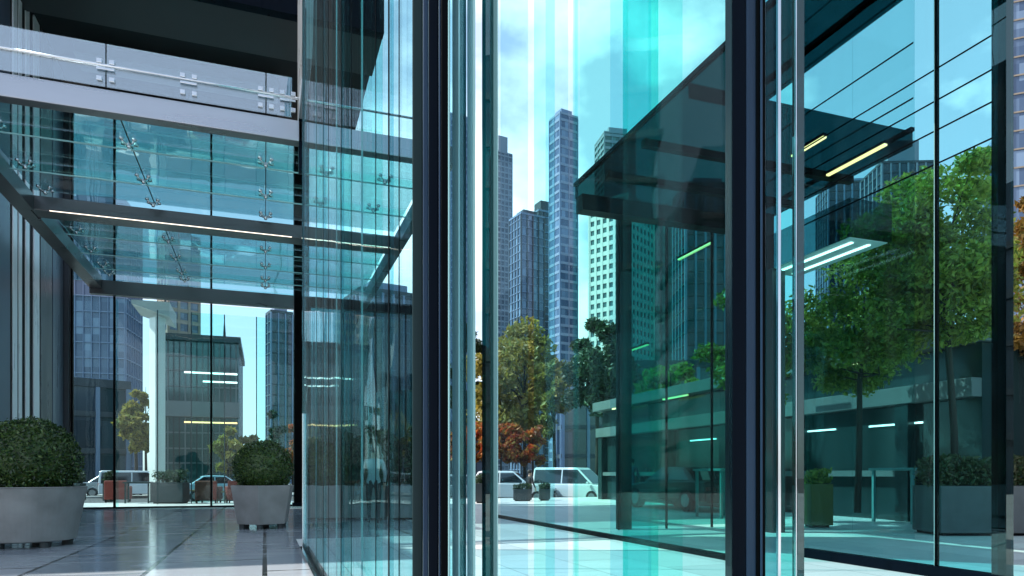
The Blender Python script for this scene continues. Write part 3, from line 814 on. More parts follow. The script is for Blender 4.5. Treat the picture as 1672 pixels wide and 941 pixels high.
tower(560, 690, 470, 160, 'dark blue tower seen through the long teal facade', TD, cD, cB, 3.4, 0.5, 0.5, 2.6, 20, crown=3)
tower(496, 566, 560, 170, 'low grey block seen through the far end of the teal facade', TG, cG, cG, 3.4, 0.9, 0.5, 3, 20, crown=1.5)
# low blocks closing the street at eye level
for px0, px1, top, d, lab in [(700, 800, 690, 110, 'low dark shop block behind the red trees'), (905, 1000, 640, 90, 'low teal block behind the white van'), (98, 200, 620, 70, 'low dark glass block at the foot of the blue curtain wall tower'),
                              (1010, 1230, 600, 88, 'broad low dark block behind the podium'), (1290, 1460, 560, 95, 'broad low grey block behind the right trees'), (380, 470, 730, 120, 'distant low block behind the parked blue car')]:
    tower(px0, px1, top, d, lab, TD, cD, cB, 3.6, 0.5, 0.35, 2.6, 12, crown=1.0, name='low_block')

for i, (x, y, wx, wy, hh, lab) in enumerate([(62, 24, 20, 22, 26, 'dark office block mirrored in the front screen'), (64, -2, 22, 24, 34, 'taller unseen dark block added to be mirrored in the front screen'), (60, -30, 20, 26, 22, 'lower unseen dark block added to be mirrored in the front screen')]):
    o = thing('reflection_block', (x, y, ROADZ), lab, 'building')  # out of view, added so the glass mirrors dark walls, not bright horizon
    MB().box(x - wx / 2, x + wx / 2, y - wy / 2, y + wy / 2, ROADZ, hh).build('body', TD, o)
    m = MB()
    for k in range(1, int(hh / 3.4)):
        m.box(x - wx / 2 - .3, x + wx / 2 + .3, y - wy / 2 - .3, y + wy / 2 + .3, k * 3.4, k * 3.4 + .5)
    m.build('floor_bands', cD, o)

# ================================================================== PAVILION ACROSS THE ROAD, WHITE COLUMN
dp = 62.0
c0, c1 = at(270, dp), at(388, dp)
pv = thing('glass_pavilion', ((c0.x + c1.x) / 2, c0.y, ROADZ), 'pale green glass pavilion with a thick slab band behind the white column', 'building')
X0, X1, Y0 = c0.x, c1.x, c0.y
MB().box(X0, X1, Y0, Y0 + 14, ROADZ, hz(555, dp)).build('glazed_body', M['glass_pavilion'], pv)
MB().box(X0 - .2, X1 + .1, Y0 - 0.6, Y0 - .004, hz(680, dp), hz(655, dp)).build('slab_band', M['podium_slab'], pv)
MB().box(X0 - .4, X1 + .2, Y0 - 0.5, Y0 + 14, hz(555, dp) + .004, hz(545, dp)).build('roof', M['dark_teal'], pv)
for k in range(13):
    x = X0 + 0.2 + (X1 - X0 - 0.4) * k / 12
    MB().box(x - 0.05, x + 0.05, Y0 - 0.12, Y0 - .004, ROADZ, hz(681, dp)).box(x - 0.05, x + 0.05, Y0 - 0.12, Y0 - .004, hz(654, dp), hz(556, dp)).build('mullion', M['dark_teal' if k % 3 else 'podium_slab'], pv)
for yy in (580, 604, 630, 706, 732, 756):
    MB().box(X0, X1, Y0 - 0.09, Y0 - .006, hz(yy, dp) - .06, hz(yy, dp) + .06).build('transom', M['podium_slab'], pv)
for y_, a_, b_ in [(608, 300, 384), (622, 330, 384), (690, 300, 384)]:
    z = hz(y_, dp)
    MB().box(at(a_, dp).x, X1 - .1, Y0 - 0.2, Y0 - 0.125, z, z + 0.13).build('light_line', M['light_white'] if y_ < 680 else M['light_yellow'], pv)
wc = thing('stone_column', at(257, 29), 'tall white stone column with an overhanging pale roof beam', 'column')
cc = at(257, 29)
turn(MB().box(cc.x - 0.22, cc.x + 0.22, cc.y - 0.22, cc.y + 0.22, 0, 7.6), cc, R(40)).build('shaft', M['white_stone'], wc, bevel=0.02)
m = MB()
m.add([(cc.x - 0.9, cc.y - .4, 8.05), (cc.x + .5, cc.y - .4, 7.6), (cc.x + .5, cc.y + 2, 7.6), (cc.x - 0.9, cc.y + 2, 8.05), (cc.x - 0.9, cc.y - .4, 8.2), (cc.x + .5, cc.y - .4, 8.2), (cc.x + .5, cc.y + 2, 8.2), (cc.x - 0.9, cc.y + 2, 8.2)],
      [(3, 2, 1, 0), (4, 5, 6, 7), (0, 1, 5, 4), (1, 2, 6, 5), (2, 3, 7, 6), (3, 0, 4, 7)])
m.build('roof_beam', M['pale_slab'], wc)

# ================================================================== PLANTS
def leaves(centers, size, flat=0.0):
    """small folded leaf faces, one per centre, turned every way"""
    n = len(centers)
    u = RNG.normal(size=(n, 3)); u /= np.linalg.norm(u, axis=1)[:, None]
    v = RNG.normal(size=(n, 3)); v -= (v * u).sum(1)[:, None] * u; v /= np.linalg.norm(v, axis=1)[:, None]
    s = size * RNG.uniform(0.45, 1.45, n)[:, None]
    c = centers
    w_ = np.cross(u, v)
    a = c - u * s; b = c + v * s * 0.45 + w_ * s * 0.12; d = c + u * s; e = c - v * s * 0.45 + w_ * s * 0.12
    vs = np.stack([a, b, d, e], 1).reshape(-1, 3)
    return vs
def mesh_quads(name, vs, mat, parent, extra=None):
    n = len(vs) // 4
    me = bpy.data.meshes.new(name)
    ev, ef = extra if extra else ([], [])
    allv = [tuple(x) for x in vs] + [tuple(x) for x in ev]
    fs = [(4 * i, 4 * i + 1, 4 * i + 2, 4 * i + 3) for i in range(n)] + [tuple(4 * n + k for k in f) for f in ef]
    me.from_pydata(allv, [], fs)
    me.materials.append(mat)
    o = bpy.data.objects.new(name, me)
    COL.objects.link(o)
    o.parent = parent
    return o

def tree(loc, top, crown_c, rx, rz_, mat, n, ls, label, cat='tree', group=None, lean=(0, 0), trunk_r=0.12, clumps=34, name='tree', seed=1, sparse=1.0):
    """crown_c = height of the crown's middle; rx, rz_ its half sizes"""
    rng = np.random.default_rng(seed)
    o = thing(name, loc, label, cat, group)
    cx_, cy_ = lean
    mb = MB()
    z0 = crown_c - rz_ * 0.75
    trunk = [(0, 0, 0), (cx_ * .1 + .03, cy_ * .1, z0 * .5), (cx_ * .3, cy_ * .3, max(z0, .4)), (cx_ * .8, cy_ * .8, crown_c), (cx_, cy_, crown_c + rz_ * .6)]
    mb.tube(trunk, [trunk_r, trunk_r * .85, trunk_r * .75, trunk_r * .45, trunk_r * .12], 8)
    # clump centres: uneven ellipsoid
    cl = []
    while len(cl) < clumps:
        p = rng.normal(size=3); p /= np.linalg.norm(p)
        r = rng.uniform(0.35, 1.0) ** 0.6
        q = p * r
        if q[2] < -0.75: continue
        wob = 1 + 0.22 * math.sin(3.1 * p[0] + seed) + 0.18 * math.sin(4.3 * p[2] + 2 * seed)
        cl.append([cx_ + q[0] * rx * wob * .88, cy_ + q[1] * rx * wob * .88, crown_c + q[2] * rz_ * .9])
    cl = np.array(cl)
    for i in range(0, clumps, 2):
        q = Vector(cl[i])
        s = min(max((q.z - z0) / (2 * rz_), 0.0), .8)
        b0 = Vector((cx_ * (.3 + s * .6), cy_ * (.3 + s * .6), z0 + (crown_c + rz_ * .3 - z0) * s))
        mid = (b0 + q) / 2 + Vector(rng.normal(size=3)) * 0.08 * rx + Vector((0, 0, 0.06 * rz_))
        mb.tube([b0, mid, q], [trunk_r * .32, trunk_r * .2, trunk_r * .06], 5)
    mb.v = [(x + loc[0], y + loc[1], z + loc[2]) for x, y, z in mb.v]
    mb.build('trunk', M['bark'], o, smooth=True)
    per = n // clumps
    cs = []
    for q in cl:
        rr = rng.uniform(0.18, 0.40) * min(rx, rz_) * sparse
        g = rng.normal(size=(per, 3))
        g /= np.linalg.norm(g, axis=1)[:, None]
        g *= (rng.uniform(0, 1, per) ** 0.45)[:, None] * rr
        g[:, 2] *= 0.75
        cs.append(q + g)
    cs = np.concatenate(cs)
    mesh_quads('crown', leaves(cs, ls), mat, o)
    return o
G0 = Vector((0, 0, ROADZ))
def street_tree(px, d, ytop, ymid, wpx, mat, n, label, seed, clumps=34, group=None, ls=None, name='tree', z=ROADZ, tr=0.15, lean=(0, 0), sparse=1.0):
    c = at(px, d)
    top, mid = hz(ytop, d) - z, hz(ymid, d) - z
    return tree((c.x, c.y, z), top, mid, wpx / FPX * d / 2, (top - mid), mat, n, ls or 0.012 * d ** .75, label, group=group, seed=seed, clumps=clumps, name=name, trunk_r=tr, lean=lean, sparse=sparse)
gt = 'street trees across the road'
street_tree(856, 50, 525, 632, 185, M['leaf_gold'], 14000, 'broad golden yellow tree in front of the stepped blue tower', 3, 46, gt)
street_tree(765, 54, 505, 620, 80, M['leaf_dark'], 5500, 'tall dark tree half hidden by the bright gap', 4, 30, gt)
street_tree(905, 46, 575, 660, 70, M['leaf_gold'], 4000, 'small golden tree leaning beside the dark striped tower foot', 15, 24, gt)
street_tree(975, 42, 515, 610, 135, M['leaf_dark'], 9000, 'dense dark green tree in front of the white gridded block', 5, 36, gt)
street_tree(1095, 34, 588, 640, 120, M['leaf_green'], 4500, 'bright green tree showing over the podium slab', 6, 30, gt)
street_tree(222, 56, 625, 690, 56, M['leaf_gold'], 4500, 'golden olive tree left of the white column', 7, 26, gt)
street_tree(238, 70, 600, 680, 40, M['leaf_gold'], 2500, 'far golden tree just touching the white column', 17, 18, gt)
street_tree(405, 66, 705, 745, 46, M['leaf_gold'], 2500, 'low golden tree behind the hexagonal planter ball', 8, 18, gt)
street_tree(372, 60, 690, 740, 56, M['leaf_gold'], 2500, 'low olive tree above the parked blue car', 19, 18, gt)
street_tree(447, 58, 655, 720, 40, M['leaf_dark'], 2500, 'dark green tree behind the hexagonal planter', 9, 18, gt)
street_tree(478, 62, 690, 740, 38, M['leaf_red'], 2200, 'rust red tree at the foot of the dark steel column', 10, 16, gt)
street_tree(585, 40, 680, 745, 120, M['leaf_dark'], 4500, 'dark tree seen through the middle of the teal facade', 20, 30, gt)
gr = 'red maples along the road'
street_tree(765, 46, 688, 728, 90, M['leaf_red'], 3600, 'deep red maple behind the bright gap', 11, 22, gr, tr=0.08)
street_tree(818, 45, 690, 730, 80, M['leaf_red'], 3600, 'red maple over the white car', 12, 22, gr, tr=0.08)
street_tree(870, 44, 690, 728, 50, M['leaf_red'], 1800, 'orange red maple left of the white van', 13, 18, gr, tr=0.08)
gp = 'plaza trees at the right'
street_tree(1560, 13.2, 240, 425, 290, M['leaf_green'], 27000, 'tall sunlit green tree in the hedge planter', 21, 64, gp, ls=0.062, z=0.35, tr=0.075, lean=(-.5, .1), sparse=.85)
street_tree(1400, 14.6, 395, 530, 280, M['leaf_green'], 16000, 'lower spreading green tree in the olive box', 22, 52, gp, ls=0.06, z=0.3, tr=0.07, lean=(.2, 0), sparse=.85)
street_tree(1236, 15.5, 440, 580, 170, M['leaf_green'], 6000, 'slim green tree glimpsed behind the glass door leaf', 23, 34, gp, ls=0.08, z=0.0, tr=0.06)
street_tree(1688, 15.0, 290, 470, 140, M['leaf_orange'], 7000, 'amber leaved tree at the photo edge', 24, 36, gp, ls=0.085, z=0.3, tr=0.09)

def boxwood(cx, cy, zc, r, label, n=9000):
    o = thing('boxwood_ball', (cx, cy, zc - r * .75), label, 'shrub', 'clipped boxwood balls')
    g = RNG.normal(size=(n, 3)); g /= np.linalg.norm(g, axis=1)[:, None]
    lump = 1 + RNG.uniform(0, .06, n) * (RNG.random(n) > .9) + 0.035 * np.sin(7 * g[:, 0] + 3 * g[:, 1]) * np.cos(6 * g[:, 2]) + 0.02 * np.sin(17 * g[:, 1] + 9 * g[:, 2])
    rr = r * (RNG.uniform(0.83, 1.0, n) * lump)
    c = g * rr[:, None]
    c[:, 2] *= 0.95
    c = c[c[:, 2] > -r * .72]
    c[:, 2] += r * .75
    bm = bmesh.new()
    bmesh.ops.create_icosphere(bm, subdivisions=3, radius=r * .84)
    ev = [(v.co.x, v.co.y, max(v.co.z * .95, -r * .7) + r * .75) for v in bm.verts]
    ef = [[v.index for v in f.verts] for f in bm.faces]
    bm.free()
    mesh_quads('foliage', leaves(c, r * 0.042), M['leaf_box'], o, (ev, ef))
    MB().tube([(cx, cy, zc - r * .78), (cx + .01, cy, zc - r * .2)], [.05, .04], 8).build('stem', M['bark'], o)
    return o

# ---- planters
c = at(48, 10.75)
q = thing('round_planter', (c.x, c.y, 0), 'big round grey concrete bowl planter on short feet', 'planter')
h0, h1 = 0.09, hz(795, 10.55)
ro, ri = 0.78, 0.62
MB().lathe(c.x, c.y, [(ri - .05, h0), (ri, h0 + .015), (ro - .015, h1 - .02), (ro, h1 - .01), (ro - .005, h1), (ro - .07, h1), (ro - .085, h1 - .08)], 64).build('bowl', M['concrete'], q, smooth=False, bevel=0.006)
MB().lathe(c.x, c.y, [(ro - .09, h1 - .10), (ro - .09, h1 - .07)], 40).build('soil', M['soil'], q)
for k in range(5):
    a = k * 2 * math.pi / 5 - 0.9
    MB().lathe(c.x + .5 * math.cos(a), c.y + .5 * math.sin(a), [(.075, .004), (.08, .085)], 14).build('foot', M['dark_box'], q)
boxwood(c.x, c.y, h1 + .40, 0.70, 'larger dark boxwood ball in the round bowl planter', 12000)
c = at(429.5, 14.35)
q = thing('hexagonal_planter', (c.x, c.y, 0), 'tapered hexagonal grey concrete planter beside the dark column', 'planter')
h1 = hz(793, 13.9)
rot = R(22)
MB().lathe(c.x, c.y, [(.52, .10), (.66, h1 - .01), (.65, h1), (.58, h1), (.57, h1 - .08)], 6, rot).build('bowl', M['concrete'], q, bevel=0.012)
MB().lathe(c.x, c.y, [(.56, h1 - .10), (.56, h1 - .07)], 6, rot).build('soil', M['soil'], q)
for k in range(6):
    a = rot + k * 2 * math.pi / 6
    MB().lathe(c.x + .42 * math.cos(a), c.y + .42 * math.sin(a), [(.06, .004), (.065, .095)], 12).build('foot', M['dark_box'], q)
boxwood(c.x, c.y, h1 + .36, 0.60, 'smaller boxwood ball in the hexagonal planter', 9000)

# ---- hedge planters
def hedge_box(p, q_, dep, hb, hh, mat, lmat, n, ls, lab_b, lab_h, group=None):
    p, q_ = Vector(p), Vector(q_)
    mid = (p + q_) / 2
    d = (q_ - p); ln = d.length; d.normalize()
    nn = Vector((-d.y, d.x, 0))
    o = thing('box_planter', (mid.x, mid.y, 0), lab_b, 'planter', group)
    MB().line(p, q_, 0.05, hb, dep).build('box', mat, o, bevel=0.015)
    MB().line(p + d * .06, q_ - d * .06, 0.004, 0.05, dep - .1).build('plinth', M['black_metal'], o)
    hd = thing('hedge', (mid.x, mid.y, hb), lab_h, 'hedge', group and group.replace('planters', 'hedges'))
    a = RNG.uniform(-.5, .5, (n, 3))
    wob = 1 + .1 * np.sin(a[:, 0] * ln * 5) + .06 * np.sin(a[:, 0] * ln * 11 + 1)
    pts = np.array([d.x, d.y, 0]) * (a[:, :1] * (ln - .02)) + np.array([nn.x, nn.y, 0]) * (a[:, 1:2] * dep * .98)
    pts[:, 2] = (a[:, 2] + .5) * (hh - hb) * wob
    mesh_quads('foliage', leaves(pts, ls), lmat, hd)
    m = MB()
    for k in range(max(2, int(ln / .5))):
        x = mid + d * ((k + .5) / max(2, int(ln / .5)) - .5) * ln
        m.tube([(x.x, x.y, hb), (x.x + .03, x.y, hb + (hh - hb) * .7)], [.025, .012], 6)
        m.build('stem', M['bark'], hd)
        m = MB()
hedge_box(at(1512, 12.9), at(1760, 12.9), 0.9, hz(793, 12.9), hz(748, 12.9), M['dark_concrete'], M['leaf_hedge'], 5000, .05,
          'long dark concrete planter box under the tall green tree', 'clipped hedge with reddish tips at the foot of the tall tree')
hedge_box(at(1316, 14.6), at(1352, 14.6), 0.5, hz(790, 14.6), hz(768, 14.6), M['olive'], M['leaf_green'], 500, .05,
          'small olive yellow planter box in the right screen', 'low green plant in the olive yellow box')
for p0, p1, lab, labh in [(508, 560, 'grey box planter nearest the facade end post', 'leafy hedge nearest the facade end post'), (566, 632, 'grey box planter behind the person in the facade', 'leafy hedge behind the person in the facade'), (640, 700, 'grey box planter hidden behind the thick facade mullion', 'leafy hedge behind the thick facade mullion')]:
    hedge_box(at(p0, 17.2), at(p1, 17.2), 0.7, hz(793, 17.2), hz(705, 17.2), M['concrete'], M['leaf_dark'], 2600, .07, lab, labh, 'box planters behind the facade')

# ---- courtyard furniture beyond the glass wall
def armchair(px, d, label, rz=0.0):
    c = at(px, d)
    o = thing('armchair', (c.x, c.y, 0), label, 'armchair', 'red armchairs beyond the glass wall')
    def b(x0, x1, y0, y1, z0, z1):
        return turn(MB().box(c.x + x0, c.x + x1, c.y + y0, c.y + y1, z0, z1), c, rz)
    b(-.28, .28, -.36, .26, .12, .44).build('seat', M['red_fabric'], o, bevel=.04)
    b(-.40, .40, .262, .42, .12, .86).build('backrest', M['red_fabric'], o, bevel=.04)
    for s in (-1, 1):
        b(min(s * .282, s * .42), max(s * .282, s * .42), -.38, .258, .12, .64).build('arm', M['red_fabric'], o, bevel=.04)
        for yy in (-.32, .34):
            b(s * .34 - .025, s * .34 + .025, yy - .025, yy + .025, .004, .12).build('leg', M['black_metal'], o)
armchair(341, 26.9, 'red fabric armchair centred behind the thin mullion', R(168))
armchair(388, 27.2, 'red fabric armchair half covered by the hexagonal planter', R(190))
armchair(193, 27.6, 'red fabric armchair at the left glass mullion', R(175))
def table(px, d, w_, dep, h_, mat, label, rz=0.0, group=None):
    c = at(px, d)
    o = thing('table', (c.x, c.y, 0), label, 'table', group)
    turn(MB().box(c.x - w_ / 2, c.x + w_ / 2, c.y - dep / 2, c.y + dep / 2, h_ - .06, h_), c, rz).build('table_top', mat, o, bevel=.008)
    for sx in (-1, 1):
        for sy in (-1, 1):
            turn(MB().box(c.x + sx * (w_ / 2 - .08) - .03, c.x + sx * (w_ / 2 - .08) + .03, c.y + sy * (dep / 2 - .08) - .03, c.y + sy * (dep / 2 - .08) + .03, .004, h_ - .06), c, rz).build('leg', mat, o)
table(226, 27.0, 0.95, .8, .82, M['dark_teal'], 'dark green table left of the white column')
table(1480, 16.0, 1.0, 1.2, 1.25, M['white_table'], 'teal high table left of the hedge planter')
table(1180, 18.0, 1.0, 1.2, 1.25, M['white_table'], 'teal high table left of the broad dark post')
table(313, 27.4, .5, .5, .5, M['tan'], 'low tan side table left of the red armchair')
def stool(px, d, label):
    c = at(px, d)
    o = thing('stool', (c.x, c.y, 0), label, 'stool', 'tan stools beyond the glass wall')
    MB().box(c.x - .17, c.x + .17, c.y - .17, c.y + .17, .40, .46).build('seat', M['tan'], o, bevel=.01)
    for sx in (-1, 1):
        for sy in (-1, 1):
            MB().tube([(c.x + sx * .16, c.y + sy * .16, .004), (c.x + sx * .13, c.y + sy * .13, .40)], .018, 6).build('leg', M['tan'], o)
stool(362, 27.2, 'small tan stool between the two right red armchairs')
hedge_box(at(253, 26.6), at(304, 26.6), 0.6, .80, 1.25, M['dark_box'], M['leaf_dark'], 700, .06,
          'charcoal planter trough in front of the white column', 'dark leafy plant in the charcoal trough')
hedge_box(at(122, 28.5), at(136, 28.5), 0.4, .75, 1.2, M['dark_teal'], M['leaf_dark'], 400, .06,
          'dark green box planter beside the round planter', 'small shrub in the dark green box beside the round planter')
hedge_box(at(172, 28.0), at(184, 28.0), 0.4, .75, 1.2, M['dark_teal'], M['leaf_dark'], 400, .06,
          'dark green box planter against the left mullion', 'small shrub in the dark green box against the left mullion')
# dark litter bins and bench boxes out on the plaza, seen through the front screen
for px0, px1, d, hh, lab in [(776, 796, 27, .95, 'dark grey square planter tub by the bright gap'), (838, 868, 29, .62, 'wide dark teal planter tub beside the white car'), (880, 898, 29.5, .62, 'dark tub just left of the striped tower foot')]:
    hedge_box(at(px0, d), at(px1, d), .5, hh * .8, hh * 1.15, M['dark_box'], M['leaf_dark'], 350, .06, lab, lab.replace('planter tub', 'shrub').replace('tub', 'shrub').replace('dark grey square', 'dark little') + ' top', 'dark planters at the plaza edge')

# ================================================================== CARS
def car(px, d, heading, paint, label, L_=4.5, W_=1.85, H_=1.6, kind='suv', zg=ROADZ + .004):
    c = at(px, d)
    o = thing('car', (c.x, c.y, zg), label, 'car', 'cars parked along the road')
    if kind == 'suv':
        low = [(-.50, .30), (-.50, .72), (-.46, .62 * H_), (.20, .60 * H_), (.44, .54 * H_), (.50, .44 * H_), (.50, .28)]
        roof = [(-.47, .60 * H_), (-.40, .97 * H_), (-.34, H_), (.02, .99 * H_), (.20, .60 * H_)]
    elif kind == 'van':
        low = [(-.50, .30), (-.50, .52 * H_), (.30, .52 * H_), (.47, .46 * H_), (.50, .36 * H_), (.50, .26)]
        roof = [(-.50, .52 * H_), (-.49, .96 * H_), (-.46, H_), (.10, .99 * H_), (.32, .52 * H_)]
    else:
        low = [(-.50, .32), (-.49, .66 * H_), (-.34, .68 * H_), (.22, .64 * H_), (.46, .54 * H_), (.50, .42 * H_), (.50, .26)]
        roof = [(-.38, .66 * H_), (-.22, .98 * H_), (-.10, H_), (.05, .98 * H_), (.23, .62 * H_)]
    def X(p): return p[0] * L_
    def prism(prof, w0, w1, zt0, zt1):
        mb = MB()
        k = len(prof)
        def hw(z): return (w0 + (w1 - w0) * min(max((z - zt0) / max(zt1 - zt0, .01), 0), 1)) / 2
        vs = [(X(p), -hw(p[1]), p[1]) for p in prof] + [(X(p), hw(p[1]), p[1]) for p in prof]
        fs_ = [tuple(range(k)), tuple(range(2 * k - 1, k - 1, -1))]
        fs_ += [(i, i + k, (i + 1) % k + k, (i + 1) % k) for i in range(k)]
        return mb.add(vs, fs_), hw
    def put(mb):
        turn(mb, (0, 0), heading)
        mb.v = [(x + c.x, y + c.y, z + zg) for x, y, z in mb.v]
        return mb
    belt = roof[0][1]
    b, _ = prism(low, W_, W_ * .97, .3, belt)
    put(b).build('body', paint, o, bevel=.05, segs=3)
    g, hw = prism(roof, W_ * .94, W_ * .76, belt, H_)
    put(g).build('cabin', paint, o, bevel=.05, segs=3)
    # side windows, windscreen, rear window, all a little proud of the cabin
    zb, zt = belt + .05, H_ * .93
    def xat(z, i, j):
        p, q = roof[i], roof[j]
        return (p[0] + (q[0] - p[0]) * (z - p[1]) / (q[1] - p[1])) * L_
    nr = len(roof)
    for s in (-1, 1):
        ra, rb = xat(zb, 0, 1) + .14, xat(zt, 0, 1) + .12
        fa_, fb = xat(zb, nr - 2, nr - 1) - .12, xat(zt, nr - 2, nr - 1) - .10
        mid = (ra + fa_) / 2
        for x0b, x1b, x0t, x1t in ((ra, mid - .04, rb, mid - .04), (mid + .04, fa_, mid + .04, fb)):
            y0_, y1_ = s * (hw(zb) + .008), s * (hw(zt) + .008)
            yi0, yi1 = s * (hw(zb) - .02), s * (hw(zt) - .02)
            vs = [(x0b, y0_, zb), (x1b, y0_, zb), (x1t, y1_, zt), (x0t, y1_, zt), (x0b, yi0, zb), (x1b, yi0, zb), (x1t, yi1, zt), (x0t, yi1, zt)]
            put(MB().add(vs, [(0, 1, 2, 3), (7, 6, 5, 4), (0, 4, 5, 1), (1, 5, 6, 2), (2, 6, 7, 3), (3, 7, 4, 0)])).build('window', M['car_glass'], o)
    for i, j, sg in ((nr - 2, nr - 1, 1), (0, 1, -1)):
        xb, xt = xat(zb, i, j) + sg * .012, xat(zt, i, j) + sg * .012
        h0_, h1_ = hw(zb) - .10, hw(zt) - .09
        vs = [(xb, -h0_, zb), (xb, h0_, zb), (xt, h1_, zt), (xt, -h1_, zt)] + [(xb - sg * .03, -h0_, zb), (xb - sg * .03, h0_, zb), (xt - sg * .03, h1_, zt), (xt - sg * .03, -h1_, zt)]
        put(MB().add(vs, [(0, 1, 2, 3), (7, 6, 5, 4), (0, 4, 5, 1), (1, 5, 6, 2), (2, 6, 7, 3), (3, 7, 4, 0)])).build('windscreen' if sg > 0 else 'rear_window', M['car_glass'], o)
    put(MB().box(L_ * .488, L_ * .515, -W_ * .44, W_ * .44, .24, .50)).build('bumper', M['dark_box'], o, bevel=.02)
    put(MB().box(-L_ * .515, -L_ * .488, -W_ * .44, W_ * .44, .28, .52)).build('bumper', M['dark_box'], o, bevel=.02)
    put(MB().box(L_ * .49, L_ * .506, -W_ * .25, W_ * .25, .53, .66)).build('grille', M['black_metal'], o)
    put(MB().box(L_ * .515, L_ * .519, -.26, .26, .33, .44)).build('number_plate', M['plate'], o)
    for s in (-1, 1):
        y0_, y1_ = sorted((s * W_ * .28, s * W_ * .46))
        put(MB().box(L_ * .47, L_ * .505, y0_, y1_, .40 * H_, .46 * H_)).build('headlight', M['lamp_glass'], o, bevel=.01)
        put(MB().box(-L_ * .506, -L_ * .48, y0_, y1_, .46 * H_, .55 * H_)).build('tail_light', M['tail'], o, bevel=.01)
        yy = sorted((s * W_ * .52, s * W_ * .60))
        put(MB().box(roof[-1][0] * L_ - .28, roof[-1][0] * L_ - .14, yy[0], yy[1], belt, belt + .14)).build('mirror', paint, o, bevel=.02)
        for fx in (-.31, .31):
            seg = 20
            def wheel(r, w0, w1):
                vs, fs_ = [], []
                for yv in (w0, w1):
                    for k in range(seg):
                        a = 2 * math.pi * k / seg
                        vs.append((fx * L_ + r * math.cos(a), yv, .33 + r * math.sin(a)))
                for k in range(seg):
                    fs_.append((k, (k + 1) % seg, (k + 1) % seg + seg, k + seg))
                fs_ += [tuple(range(seg - 1, -1, -1)), tuple(range(seg, 2 * seg))]
                return put(MB().add(vs, fs_))
            wa, wb = sorted((s * (W_ / 2 - .20), s * (W_ / 2 + .012)))
            wh = wheel(.33, wa, wb).build('wheel', M['tyre'], o)
            ra_, rb_ = sorted((s * (W_ / 2 + .0), s * (W_ / 2 + .022)))
            wheel(.20, ra_, rb_).build('rim', M['rim'], wh)
pWh = principled('white_car_paint', (0.70, 0.72, 0.74), 0.2, 0.1, 0.03, 1)
pBl = principled('pale_blue_car_paint', (0.42, 0.54, 0.62), 0.2, 0.2, 0.03, 1)
pDk = principled('dark_car_paint', (0.006, 0.009, 0.012), 0.25, 0.0, 0.05, 1)
pSv = principled('silver_car_paint', (0.42, 0.44, 0.46), 0.25, 0.6, 0.03, 1)
car(838, 38.5, R(-28), pWh, 'white sport utility car in front of the red maples', 4.6, 1.9, 1.75)
car(940, 39.5, R(-52), pWh, 'white van in front of the dense dark green tree', 4.7, 1.95, 1.95, 'van')
car(762, 39.5, R(-20), pSv, 'silver car seen beside the bright gap', 4.4, 1.8, 1.55)
car(1115, 22.3, R(92), pDk, 'dark saloon parked below the podium slab', 4.5, 1.8, 1.34, 'saloon', 0.004)
car(360, 41, R(8), pBl, 'pale blue saloon behind the red armchairs', 4.4, 1.8, 1.5, 'saloon')
car(229, 46, R(5), pWh, 'white van left of the white stone column', 4.6, 1.9, 1.8, 'van')
car(188, 48, R(10), pSv, 'silver saloon at the left glass mullion', 4.3, 1.8, 1.5, 'saloon')

